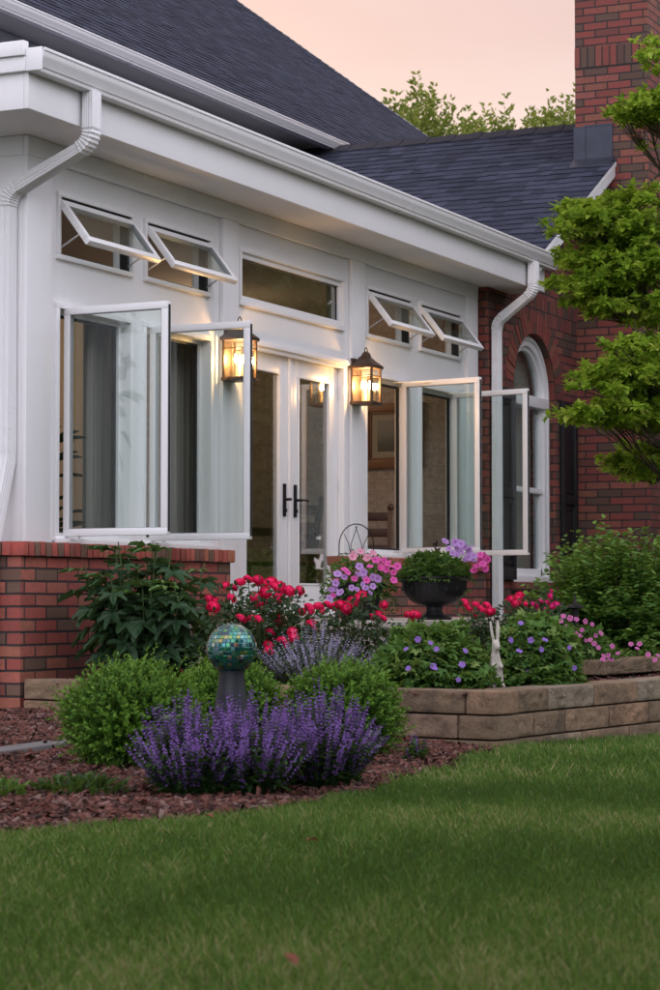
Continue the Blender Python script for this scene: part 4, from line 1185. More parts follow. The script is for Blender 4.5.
# ---- roses
def rose_mesh(mat, r=.036, petals=30):
    c = Cloud()
    for k in range(petals):
        u = (k+.5)/petals; a = k*2.399+random.uniform(-.3,.3); el = 1.25-1.55*u**.9+random.uniform(-.12,.12)
        d = np.array([math.cos(a)*math.cos(el), math.sin(a)*math.cos(el), math.sin(el)])
        upv = np.array([-math.cos(a)*math.sin(el), -math.sin(a)*math.sin(el), math.cos(el)])
        dr = nrm(upv*(1.05-.55*u)+d*(.15+.75*u)); L = r*(.55+.32*u)
        c.leaves(T_PETAL, d*r*(.30+.42*u)-dr*L*.42, dr, d+rdir(1)[0]*.18, L, L*(1.15+.3*random.random()), random.random(), hz=1.5)
    o = c.build('rose_bloom', mat, None, (0,0,0), smooth=True)
    me = o.data; bpy.data.objects.remove(o); return me
ROSES = [rose_mesh(PM['rose'], .034, 44), rose_mesh(PM['rose'], .028, 36), rose_mesh(PM['pinkrose'], .027, 40)]
def flower_part(parent, me, p, nrmv, name, s=1.0):
    o = bpy.data.objects.new(name, me); COL.objects.link(o); place(o, p, parent)
    q = Vector(nrmv).to_track_quat('Z', 'Y'); o.rotation_euler = (q @ Matrix.Rotation(random.random()*6.28, 3, 'Z').to_quaternion()).to_euler()
    o.scale = (s, s, s); return o
def leafy_mound(c, x, y, z0, rx, ry, h, n, T, L, W, seed=0, lo=.0, tone=.5):
    d = rdir(n); d[:,2] = np.abs(d[:,2]); k = RG.random(n)**.45
    lump = 1+.18*noise3(d, 2.6, seed)+.08*noise3(d, 7, seed+1)
    p = np.array([x,y,z0+lo])+d*np.array([rx,ry,h-lo])*(k*lump)[:,None]
    dd = nrm(d*np.array([1,1,.35])+rdir(n)*.75); up = nrm(d+np.array([0,0,1.1])+rdir(n)*.4)
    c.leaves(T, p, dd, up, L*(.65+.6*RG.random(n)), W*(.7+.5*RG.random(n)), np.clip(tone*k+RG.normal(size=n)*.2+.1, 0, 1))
def rose_shrub(x, y, rx, ry, h, blooms, me, label, nleaf=2600, seed=1, z0=.30, sc=1.0, stems=18):
    t = thing('rose_shrub', (x, y, z0), label, 'rose shrub', 'flowering rose shrubs')
    c = Cloud(); leafy_mound(c, x, y, z0, rx, ry, h*.92, nleaf, T_LEAF, .042, .026, seed, .03, .45)
    m = MB()
    for (bx, by, bz) in blooms:
        m.tube([(x+(bx-x)*.35, y+(by-y)*.35, z0), (x+(bx-x)*.8, y+(by-y)*.8, z0+(bz-z0)*.65), (bx, by, bz)], .004, 5, r1=.0025)
        q = 16; dd = rdir(q); pp = np.array([bx, by, bz-.055])+dd*np.array([.05,.05,.045]); c.leaves(T_LEAF, pp, dd+np.array([0,0,.2]), np.array([-.5,-.3,.8])+rdir(q)*.3, .036, .022, np.clip(RG.random(q)*.8,0,1))
        for j in range(3):
            u = random.uniform(.55,.92); p = np.array([x+(bx-x)*u, y+(by-y)*u, z0+(bz-z0)*u]); a = random.random()*6.28
            for s_ in (-.8, 0, .8): c.leaves(T_LEAF, p, (math.cos(a+s_), math.sin(a+s_), .15), (0,0,1), .038, .022, random.random()*.6)
    part(m, 'stem', M['stem'], t); c.build('foliage', LM['rose'], t)
    for (bx, by, bz) in blooms:
        k = random.choice(me)
        flower_part(t, k, (bx, by, bz), (random.uniform(-.9,.2), random.uniform(-1,-.1), random.uniform(.35,1)), 'rose_bloom', sc*random.uniform(.8,1.12))
RA = [(11.83,-1.22,0.80),(11.90,-1.22,0.77),(11.94,-1.27,0.87),(12.02,-1.27,0.86),(11.95,-1.36,0.89),(12.05,-1.36,0.91),(11.68,-1.61,0.90),(11.88,-1.53,0.88),(12.12,-1.47,0.89),(12.00,-1.56,0.86),(12.12,-1.53,0.87),(11.73,-1.63,0.83),(11.94,-1.65,0.84),(11.85,-1.72,0.84),(12.01,-1.71,0.84),(11.86,-1.35,0.80),(11.67,-1.60,0.80),(11.77,-1.57,0.76),(11.84,-1.65,0.80),(12.13,-1.52,0.81),(12.02,-1.46,0.77),(11.64,-1.35,0.75),(12.08,-1.55,0.67),(11.77,-1.63,0.53),(11.99,-1.54,0.55),(11.81,-1.76,0.61),(11.76,-1.79,0.58),(12.21,-1.73,0.75),(11.89,-1.83,0.74),(11.90,-1.84,0.65),(12.22,-1.62,0.72)]
RB = [(12.94,-1.50,0.75),(12.71,-1.56,0.76),(12.94,-1.41,0.72),(12.85,-1.61,0.76),(12.91,-1.63,0.78),(12.75,-1.74,0.80),(13.03,-1.64,0.82),(13.00,-1.80,0.76),(13.09,-1.73,0.69),(13.05,-1.70,0.69),(12.86,-1.86,0.68),(12.95,-1.99,0.69),(12.89,-2.05,0.70),(12.69,-1.65,0.76),(12.68,-1.70,0.74),(12.80,-1.75,0.81)]
RC = [(13.45,-2.15,0.77),(13.25,-2.26,0.74),(13.51,-2.20,0.76),(13.40,-2.28,0.73),(13.41,-2.33,0.72),(13.61,-2.28,0.72),(13.47,-2.29,0.75),(13.47,-2.45,0.79),(13.55,-2.46,0.80),(13.65,-2.46,0.77),(13.38,-2.51,0.77),(13.74,-2.40,0.82),(13.40,-2.57,0.76),(13.62,-2.37,0.77),(13.58,-2.18,0.69)]
RD = [(13.32,-2.65,0.76),(13.63,-2.58,0.75),(13.48,-2.67,0.77),(13.57,-2.66,0.73),(13.33,-2.69,0.78),(13.38,-2.74,0.75),(13.39,-2.65,0.74),(13.71,-2.61,0.84),(13.43,-2.72,0.81),(13.63,-2.61,0.73),(13.72,-2.65,0.76)]
VA = [(11.25,-2.83,0.56),(11.21,-2.88,0.53),(11.14,-2.74,0.53),(11.17,-2.74,0.43),(11.24,-2.85,0.44),(11.19,-2.88,0.43),(11.20,-2.78,0.58),(11.31,-3.00,0.52),(11.31,-2.96,0.37),(11.24,-3.01,0.45)]
VB = [(11.87,-3.10,0.66),(11.79,-3.12,0.51),(11.86,-3.22,0.52),(11.95,-3.35,0.53),(11.99,-3.36,0.42),(11.82,-3.12,0.38),(11.89,-3.13,0.40),(11.89,-3.23,0.57),(11.79,-3.07,0.57),(11.83,-3.17,0.57)]
PK = [(13.22,-2.89,0.63),(13.19,-2.96,0.59),(13.24,-2.98,0.61),(13.55,-2.86,0.57),(13.74,-2.83,0.54),(13.27,-3.02,0.55),(13.22,-3.06,0.53),(13.76,-2.89,0.57),(13.51,-2.99,0.50),(13.45,-3.04,0.45),(13.35,-3.07,0.43),(13.57,-3.04,0.42),(13.70,-2.99,0.45),(13.50,-3.08,0.51),(13.34,-2.81,0.66),(13.12,-2.86,0.67),(13.60,-2.66,0.63),(13.14,-2.94,0.68),(13.44,-2.93,0.66),(13.66,-2.90,0.64),(13.28,-3.08,0.59),(13.66,-3.03,0.42),(13.80,-3.02,0.46),(13.65,-3.15,0.52),(13.76,-3.17,0.52),(13.36,-3.28,0.50),(13.58,-3.28,0.46),(13.43,-3.37,0.43),(13.84,-3.26,0.45),(13.30,-2.89,0.55),(13.36,-2.82,0.69),(13.64,-2.63,0.68),(13.63,-2.81,0.67)]
PE = [(13.90,-1.04,0.82),(13.79,-1.11,0.90),(13.80,-1.10,0.86),(13.87,-1.14,0.94),(13.82,-1.16,0.99),(13.80,-1.22,0.87),(13.84,-1.24,0.86),(13.80,-1.30,0.89),(13.86,-1.30,0.92),(14.01,-1.28,0.94),(13.96,-1.19,0.96),(13.90,-1.26,0.97),(13.89,-1.31,1.01),(13.79,-1.17,0.94),(13.71,-1.16,0.96),(13.74,-1.09,0.80),(13.86,-1.08,0.92),(13.96,-1.24,0.94),(13.87,-1.34,0.88),(13.96,-1.28,0.84),(13.91,-1.19,0.93),(13.93,-1.26,0.87),(13.90,-1.23,1.01),(13.97,-1.33,0.93),(13.80,-1.19,0.97),(13.83,-1.06,0.86),(13.77,-1.15,0.84)]
PP = [(13.91,-1.35,1.05),(13.98,-1.37,1.05),(13.96,-1.36,1.01),(13.91,-1.45,1.01),(14.04,-1.41,0.97),(13.99,-1.46,1.01),(13.95,-1.40,0.99),(13.81,-1.38,1.05),(13.95,-1.41,1.03),(13.91,-1.47,0.92),(13.95,-1.36,1.00)]
MV = [(13.93,-1.18,1.09),(14.01,-1.19,1.11),(14.01,-1.28,1.10),(14.03,-1.23,1.07),(13.90,-1.18,1.07)]
UV = [(14.27,-1.71,1.13),(14.31,-1.74,1.17),(14.34,-1.75,1.13),(14.24,-1.81,1.11),(14.36,-1.79,1.14),(14.38,-1.81,1.11),(14.34,-1.82,1.07),(14.42,-1.82,1.06),(14.33,-1.66,1.18),(14.28,-1.79,1.16),(14.26,-1.74,1.10),(14.24,-1.90,1.08),(14.37,-1.79,1.06),(14.40,-1.81,1.14),(14.26,-1.77,1.09)]
UP = [(14.51,-1.84,1.06),(14.52,-1.86,1.08),(14.54,-1.88,1.06),(14.42,-1.89,1.03),(14.54,-1.86,1.00),(14.48,-1.83,1.02),(14.49,-1.80,0.99),(14.45,-1.86,1.09)]
RA += [(11.62+.3*random.random(), -1.75+.35*random.random(), .48+.22*random.random()) for _ in range(7)]
rose_shrub(12.10, -1.42, .42, .42, .56, RA, ROSES[:2], 'large red rose shrub behind the mosaic globe, in front of the French door', 3000, 4)
rose_shrub(13.05, -1.62, .34, .28, .42, RB, ROSES[:2], 'red rose shrub under the potted petunias beside the landing', 1100, 5, sc=.95)
rose_shrub(13.70, -2.25, .34, .26, .40, RC, ROSES[:2], 'red rose shrub below the downspout, beyond the black urn', 1300, 6, sc=.95)
rose_shrub(14.15, -2.45, .22, .22, .42, RD, ROSES[2:], 'deep pink rose shrub beside the black path light', 700, 7, sc=.85)

# ---- cranesbill mounds with five-petalled flowers
def five_petal(mat, r):
    c = Cloud()
    for k in range(5):
        a = k*6.283/5
        c.leaves(T_PETAL, (0,0,0), (math.cos(a), math.sin(a), .25), (0,0,1), r, r*.95, random.random())
    o = c.build('flower', mat, None, (0,0,0), smooth=True); me = o.data; bpy.data.objects.remove(o); return me
FV, FP = five_petal(PM['violet'], .0165), five_petal(PM['pinkcr'], .0165)
def funnel(mat, r):
    m = MB(); n = 20; vs = []; uvs = []
    prof = [(0,-.3,0),(.18,-.12,.1),(.5,.06,.4),(.85,.12,.8),(1,.05,1)]
    for (rr, z, v) in prof:
        for k in range(n):
            a = k*6.283/n; q = rr*(1+.09*math.cos(5*a)*(rr > .4)); vs.append((r*q*math.cos(a), r*q*math.sin(a), r*(z+.06*math.sin(5*a+1)*(rr > .7))))
    fs = []; us = []
    for i in range(len(prof)-1):
        for k in range(n):
            fs.append((i*n+k, i*n+(k+1) % n, (i+1)*n+(k+1) % n, (i+1)*n+k)); a, b = prof[i][2], prof[i+1][2]
            us.append([(.3,a),(.3,a),(.3,b),(.3,b)])
    m.add(vs, fs, uvs=us, smooth=True); o = m.build('flower', mat, None, (0,0,0)); me = o.data; bpy.data.objects.remove(o); return me
PT = funnel(PM['petu'], .029); PTP = funnel(PM['petupink'], .030); PTM = funnel(PM['mauve'], .028)
def tocam(p): return (-.7+random.uniform(-.6,.5), -.4+random.uniform(-.6,.6), .4+random.uniform(-.4,.5))
def cranesbill(x, y, rx, ry, h, flowers, me, label, n=2300, seed=1, z0=.30, tone=.62, L=.055):
    t = thing('cranesbill_plant', (x, y, z0), label, 'flowering plant', 'cranesbill mounds along the stone wall')
    c = Cloud(); leafy_mound(c, x, y, z0, rx, ry, h, n, T_GERAN, L, L*1.4, seed, .0, tone); 
    m = MB()
    for p in flowers:
        m.tube([(x+(p[0]-x)*.5, y+(p[1]-y)*.5, z0+.05), (x+(p[0]-x)*.9, y+(p[1]-y)*.9, p[2]-.05), p], .002, 5, r1=.0014)
    part(m, 'stem', M['stem'], t); c.build('foliage', LM['cran'], t)
    for p in flowers: flower_part(t, me, p, tocam(p), 'flower', random.uniform(.85,1.2))
cranesbill(11.60, -2.70, .36, .36, .38, VA, FV, 'green cranesbill mound with violet flowers below the black urn, beside the rabbit', 2400, 3)
cranesbill(12.14, -3.05, .37, .27, .39, VB, FV, 'green cranesbill mound with violet flowers on the far side of the rabbit statue', 2300, 9)
cranesbill(13.95, -2.66, .46, .30, .34, PK, FP, 'pink flowered cranesbill in front of the big green shrub', 2000, 12, L=.045, tone=.55)

# ---- big shrub before the brick wing
def shrub(x, y, rx, ry, h, label, seed, z0=.30, n_shoots=520, name='green_shrub', lm='shrub', leafL=.042, group=None):
    t = thing(name, (x, y, z0), label, 'shrub', group)
    d = rdir(n_shoots); d[:,2] = np.abs(d[:,2]); k = RG.random(n_shoots)**.4
    lump = 1+.16*noise3(d, 3, seed)+.1*noise3(d, 8, seed+2)
    e = np.array([x,y,z0])+d*np.array([rx,ry,h])*(k*lump)[:,None]
    b = np.array([x,y,z0])+(e-np.array([x,y,z0]))*np.array([.62,.62,.55])
    arch = nrm(d*np.array([1,1,.4])+rdir(n_shoots)*.5)
    c = Cloud(); nl = 22
    L = np.linalg.norm(e-b, axis=1)+.12
    for j in range(nl):
        u = (j+.5)/nl
        p = b+(e-b)*u+arch*(.10*u*u)[None] if False else b+(e-b)*u+arch*(.12*u*u)+np.array([0,0,-.05*u*u])
        ax = nrm((e-b)+arch*.2); sd = nrm(np.cross(ax, np.array([0,0,1.])+rdir(n_shoots)*.3))*(1 if j % 2 else -1)
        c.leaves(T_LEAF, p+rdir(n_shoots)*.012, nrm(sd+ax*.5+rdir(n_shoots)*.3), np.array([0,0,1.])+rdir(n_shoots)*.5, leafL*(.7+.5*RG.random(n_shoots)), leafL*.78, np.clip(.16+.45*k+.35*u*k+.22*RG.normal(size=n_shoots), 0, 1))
    c.build('foliage', LM[lm], t)
    m = MB()
    for q in range(0, n_shoots, 9):
        m.tube([(x+(b[q,0]-x)*.2, y+(b[q,1]-y)*.2, z0-.02), tuple(b[q]), tuple(e[q])], .007, 5, r1=.0025)
    part(m, 'branch', M['twig'], t); return t
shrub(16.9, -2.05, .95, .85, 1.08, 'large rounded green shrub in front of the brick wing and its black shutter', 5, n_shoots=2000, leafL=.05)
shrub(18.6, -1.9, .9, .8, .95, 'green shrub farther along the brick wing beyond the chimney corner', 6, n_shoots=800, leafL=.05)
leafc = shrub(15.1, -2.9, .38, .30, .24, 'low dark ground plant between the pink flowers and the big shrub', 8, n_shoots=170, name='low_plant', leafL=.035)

# ---- urn, pots and their plants
def at_loc(x, y, z): return lambda a, b, c: (x+a, y+b, z+c)
UX, UY, UZ = 14.62, -1.46, FZ
t = thing('garden_urn', (UX, UY, UZ), 'wide black fluted urn on a short foot at the landing edge', 'urn')
m = MB(); m.lathe([(0,0),(.115,0),(.12,.012),(.105,.022),(.07,.035),(.055,.06),(.058,.085),(.07,.097)], 48, at_loc(UX,UY,UZ)); part(m, 'foot', M['urn'], t)
m = MB()
m.lathe([(.06,.095),(.12,.105),(.165,.13),(.198,.165),(.215,.205),(.222,.25),(.224,.262)], 96, at_loc(UX,UY,UZ), ripple=lambda a, z: .012*math.cos(24*a)*(1 if z < .23 else .3))
part(m, 'bowl', M['urn'], t)
m = MB(); m.lathe([(.224,.262),(.234,.266),(.247,.276),(.247,.288),(.236,.294),(.218,.294),(.207,.28),(.197,.265),(0,.26)], 64, at_loc(UX,UY,UZ)); part(m, 'rim', M['urn'], t)
m = MB()
for k in range(16):
    a = k*6.283/16; 
    for q in range(5):
        b = q*6.283/5; ball(m, UX+.213*math.cos(a+.03*math.cos(b)), UY+.213*math.sin(a+.03*math.cos(b)), UZ+.21+.012*math.sin(b), .007)
part(m, 'rosette', M['urn'], t)
t = thing('urn_greenery', (UX, UY, UZ+.24), 'ferny green filler plant mounded in the black urn', 'potted plant')
c = Cloud(); leafy_mound(c, UX-.02, UY, UZ+.26, .25, .25, .21, 1500, T_GERAN, .04, .05, 31, 0, .55)
n = 300; a = RG.random(n)*6.28; p = np.stack([UX-.05+.24*np.cos(a), UY+.24*np.sin(a), UZ+.285+.1*RG.random(n)], 1); c.leaves(T_LEAF, p, np.stack([np.cos(a), np.sin(a), .4-.5*RG.random(n)], 1), (0,0,1), .03, .012)
c.build('foliage', LM['cran'], t)
t = thing('petunia_plant', (UX, UY, UZ+.25), 'lavender petunias with a dark leafy sprig on top of the black urn', 'potted plant')
c = Cloud(); n = 120; d = rdir(n); d[:,2] = np.abs(d[:,2]); c.leaves(T_LEAF, np.array([UX+.08,UY-.05,UZ+.30])+d*np.array([.16,.16,.14]), d, (0,0,1), .04, .02); c.build('foliage', LM['cran'], t)
c = Cloud(); 
for (dx, dz, k) in ((.02,.44,26),(-.03,.36,20),(.04,.34,16)):
    p = np.array([UX+.02+dx*.5, UY, UZ+.27])+np.linspace(0,1,k)[:,None]*np.array([dx,-.0,dz-.2]); d = rdir(k)+np.array([0,0,.6]); c.leaves(T_LEAF, p, d, rdir(k), .04, .022)
c.build('dark_sprig', LM['darkleaf'], t)
for p in UV: flower_part(t, PT, p, tocam(p), 'flower', random.uniform(.7,1.1))
t = thing('pink_petunia_plant', (UX+.2, UY-.1, UZ+.25), 'bright pink petunias trailing over the rim of the black urn', 'potted plant')
c = Cloud(); n = 90; d = rdir(n); c.leaves(T_LEAF, np.array([15.0,-1.5,UZ+.27])+d*np.array([.09,.09,.09]), d, (0,0,1), .035, .018); c.build('foliage', LM['cran'], t)
for p in UP: flower_part(t, PTP, p, tocam(p), 'flower', random.uniform(.8,1.1))

PX, PY = 14.36, -1.02
t = thing('flower_pot', (PX, PY, FZ), 'dark tapered pot holding the mixed petunias near the door', 'flower pot')
m = MB(); m.lathe([(0,0),(.12,0),(.165,.21),(.185,.215),(.19,.25),(.175,.25),(.165,.22),(0,.21)], 40, at_loc(PX,PY,FZ)); part(m, 'pot', M['urn'], t)
t = thing('petunia_plant', (PX, PY, FZ+.22), 'mixed lavender and pink petunias spilling from the dark pot by the door', 'potted plant')
c = Cloud(); leafy_mound(c, PX, PY, FZ+.14, .25, .24, .33, 1100, T_LEAF, .042, .022, 41, 0, .6)
n = 260; a = RG.random(n)*6.28; p = np.stack([PX+.25*np.cos(a), PY+.24*np.sin(a), FZ+.06+.2*RG.random(n)], 1); c.leaves(T_LEAF, p, np.stack([np.cos(a), np.sin(a), -.8*RG.random(n)], 1), (0,0,1), .035, .018)
c.build('foliage', LM['cran'], t)
for p in PE[::4]: flower_part(t, PTP, p, tocam(p), 'pink_flower', random.uniform(.65,.95))
for p in [q for k, q in enumerate(PE) if k % 4]: flower_part(t, PT, p, tocam(p), 'lavender_flower', random.uniform(.65,1.0))
for p in PP: flower_part(t, PTP, p, tocam(p), 'pink_flower', random.uniform(.7,1.0))
for p in MV: flower_part(t, PTM, p, tocam(p), 'pale_flower', random.uniform(.9,1.2))
# terracotta planter with an iron trellis behind it
QX, QY = 15.35, -.50
t = thing('terracotta_planter', (QX, QY, FZ), 'terracotta planter half hidden behind the petunia pot', 'planter')
m = MB(); m.lathe([(0,0),(.10,0),(.145,.38),(.165,.385),(.17,.45),(.15,.45),(.14,.39),(0,.38)], 36, at_loc(QX,QY,FZ)); part(m, 'pot', M['terracotta'], t)
t = thing('garden_trellis', (QX+.1, QY, FZ), 'black wire trellis with a pointed arch pattern standing in the planters', 'trellis')
m = MB(); hx, hy = .906*.0+.42, -.906
cx, cy, w, zt, zs = 15.42, -.52, .125, 1.345, 1.19
W = lambda s_, z: (cx+hx*s_, cy+hy*s_, z)
m.tube([W(-w, FZ+.2), W(-w, zs)]+[W(-w*math.cos(k*math.pi/14), zs+(zt-zs)*math.sin(k*math.pi/14)) for k in range(1,14)]+[W(w, zs), W(w, FZ+.2)], .0045, 6)
m.tube([W(-w, 1.13), W(w, 1.13)], .003, 6)
for s_ in (-.042, .042): m.tube([W(s_, FZ+.2), W(s_, 1.13), W(s_*.9, 1.2), W(s_*-.15, zt-.015)], .003, 6)
for sg in (-1, 1): m.tube([W(sg*.042, 1.13), W(sg*.055, 1.2), W(sg*.09, zs+.085)], .003, 6)
part(m, 'wire_frame', M['black'], t)

# ---- mosaic gazing globe on its pedestal
GX, GY = 8.815, -2.93; gz0 = float(mulch_z(GX, GY))
t = thing('globe_pedestal', (GX, GY, gz0), 'dark slate coloured tapered pedestal among the salvia', 'pedestal')
m = MB(); m.lathe([(0,-.02),(.135,-.02),(.133,.02),(.112,.06),(.082,.20),(.060,.34),(.052,.40),(.055,.415),(.048,.42),(.03,.412),(0,.405)], 40, at_loc(GX,GY,gz0)); part(m, 'column', M['slate'], t)
gr = .108; GZc = gz0+.405+.104
t = thing('gazing_globe', (GX, GY, gz0+.405), 'glass mosaic globe in green, teal and gold on a dark pedestal', 'garden globe')
m = MB(); m.lathe([((gr-.002)*math.sin(math.pi*k/24), -(gr-.002)*math.cos(math.pi*k/24)) for k in range(25)], 40, at_loc(GX,GY,GZc)); part(m, 'grout_ball', M['grout'], t)
tt = NT('mosaic_glass'); uv = uv_co(tt); sx = tt.n('SeparateXYZ'); tt.l(uv, sx.inputs[0])
cc = tt.ramp(sx.outputs[0], [(0,(.008,.03,.07)),(.2,(.01,.14,.14)),(.42,(.015,.24,.10)),(.6,(.02,.20,.26)),(.70,(.10,.30,.08)),(.78,(.26,.20,.03)),(.86,(.06,.34,.38)),(.95,(.42,.50,.46)),(1,(.3,.13,.03))])
mosaic = tt.done(tt.principled(cc, .07, .7, coat=1.0))
c = Cloud(); rows = 19
TT = (np.array([(0,-.5,0),(1,-.5,0),(1,.5,0),(0,.5,0),(.08,-.42,.09),(.92,-.42,.09),(.92,.42,.09),(.08,.42,.09)]), [(4,5,6,7),(0,1,5,4),(1,2,6,5),(2,3,7,6),(3,0,4,7)])
for i in range(rows):
    ph = math.pi*(i+.5)/rows; n = max(3, int(2*math.pi*math.sin(ph)*rows/math.pi)); st = math.pi*gr/rows*.90
    for k in range(n):
        a = 2*math.pi*k/n+i*.37; o = np.array([math.sin(ph)*math.cos(a), math.sin(ph)*math.sin(a), math.cos(ph)])
        down = np.array([math.cos(ph)*math.cos(a), math.cos(ph)*math.sin(a), -math.sin(ph)])
        o2 = nrm(o+rdir(1)[0]*.055); w = min(st, 2*math.pi*gr*math.sin(ph)/n*.9)
        d2 = nrm(down-o2*np.dot(down, o2))
        c.leaves(TT, np.array([GX,GY,GZc])+o*(gr-.0018)-d2*st/2, d2, o2, st, w, random.random(), hz=.35)
c.build('mosaic_tile', mosaic, t)['kind'] = 'stuff'

# ---- path light
t = thing('path_light', (13.98, -2.68, .30), 'black path light with a flat cap among the pink flowers', 'path light')
m = MB(); m.tube([(13.98,-2.68,.25),(13.98,-2.68,.70)], .009, 10); m.tube([(13.98,-2.68,.62),(13.98,-2.68,.74)], .022, 14); part(m, 'post', M['black'], t)
m = MB(); m.lathe([(0,.735),(.05,.735),(.056,.742),(.05,.752),(.018,.768),(.008,.79),(.005,.83),(0,.835)], 28, at_loc(13.98,-2.68,0)); part(m, 'cap', M['black'], t)

# ---- rabbit statue: one body
def rabbit(x, y, z, rz):
    me = bpy.data.meshes.new('rabbit_statue')
    V = [(0,0,.06,.046),(0.0,.006,.02,.048),(.0,-.002,.115,.040),(0,-.006,.165,.031),(0,-.012,.198,.023),(0,-.022,.226,.026),(0,-.046,.220,.019),(0,-.062,.214,.011),
         (.012,-.014,.250,.010),(.017,-.008,.285,.015),(.020,-.002,.325,.0145),(.020,.004,.362,.005),
         (-.012,-.014,.250,.010),(-.019,-.010,.283,.015),(-.025,-.006,.320,.0145),(-.029,-.002,.356,.005),
         (.026,-.028,.125,.014),(.026,-.052,.108,.011),(.014,-.060,.116,.009),
         (-.026,-.028,.125,.014),(-.026,-.052,.108,.011),(-.014,-.060,.116,.009),
         (.032,-.004,.032,.027),(.034,-.045,.012,.013),(.032,-.075,.009,.010),
         (-.032,-.004,.032,.027),(-.034,-.045,.012,.013),(-.032,-.075,.009,.010),(0,.055,.032,.015)]
    E_ = [(0,1),(0,2),(2,3),(3,4),(4,5),(5,6),(6,7),(5,8),(8,9),(9,10),(10,11),(5,12),(12,13),(13,14),(14,15),(2,16),(16,17),(17,18),(2,19),(19,20),(20,21),(1,22),(22,23),(23,24),(1,25),(25,26),(26,27),(1,28)]
    me.from_pydata([v[:3] for v in V], E_, [])
    o = bpy.data.objects.new('rabbit_statue', me); COL.objects.link(o); place(o, (x,y,z)); o.rotation_euler = (0,0,rz)
    md = o.modifiers.new('Skin', 'SKIN'); sk = me.skin_vertices[0].data
    for i, v in enumerate(V): sk[i].radius = (v[3], v[3]); sk[i].use_root = (i == 0)
    for i in (9,10,13,14): sk[i].radius = (sk[i].radius[0]*1.0, sk[i].radius[1]*.6)
    md.use_smooth_shade = True
    s2 = o.modifiers.new('Subd', 'SUBSURF'); s2.levels = 2; s2.render_levels = 2
    me.materials.append(M['statue'])
    o.scale = (.88, .88, 1.0)
    return tag(o, 'weathered white rabbit statue with upright ears standing between the green mounds', 'statue')
rabbit(11.66, -3.03, .318, R(-48))

# ================================================================== TREES
def limb_tree(name, x, y, z0, trunk_pts, r, label, group=None):
    t = thing(name, (x, y, z0), label, 'tree', group); m = MB(); m.tube(trunk_pts, r, 12, r1=r*.45); part(m, 'trunk', M['bark'], t); return t
# near tree whose branches reach into view beside the chimney
TX, TY = 15.25, -3.15
t = limb_tree('leafy_tree', TX, TY, .28, [(TX,TY,.2),(TX+.03,TY+.02,1.2),(TX-.05,TY+.05,2.4),(TX-.02,TY,3.6),(TX,TY,4.9)], .085, 'bright green broadleaf tree reaching across the chimney and the brick wing')
c = Cloud(); m = MB()
def whorl_leaves(p, ax, n, L, tone):
    a = np.arange(n)*2.399+random.random()*6; ax = nrm(np.array(ax, float)); s1 = nrm(np.cross(ax, [0.3,.2,.9])); s2 = np.cross(ax, s1)
    d = s1[None]*np.cos(a)[:,None]+s2[None]*np.sin(a)[:,None]+ax[None]*(.35+.5*RG.random(n))[:,None]
    d[:,2] = d[:,2]*.6+.05
    pp = np.array(p)[None]+ax[None]*(RG.random(n)*.05-.03)[:,None]
    c.leaves(T_LEAF, pp, d, np.array([0,0,1.])[None]+rdir(n)*.35, L*(.7+.5*RG.random(n)), L*.62, np.clip(tone+RG.normal(size=n)*.2, 0, 1))
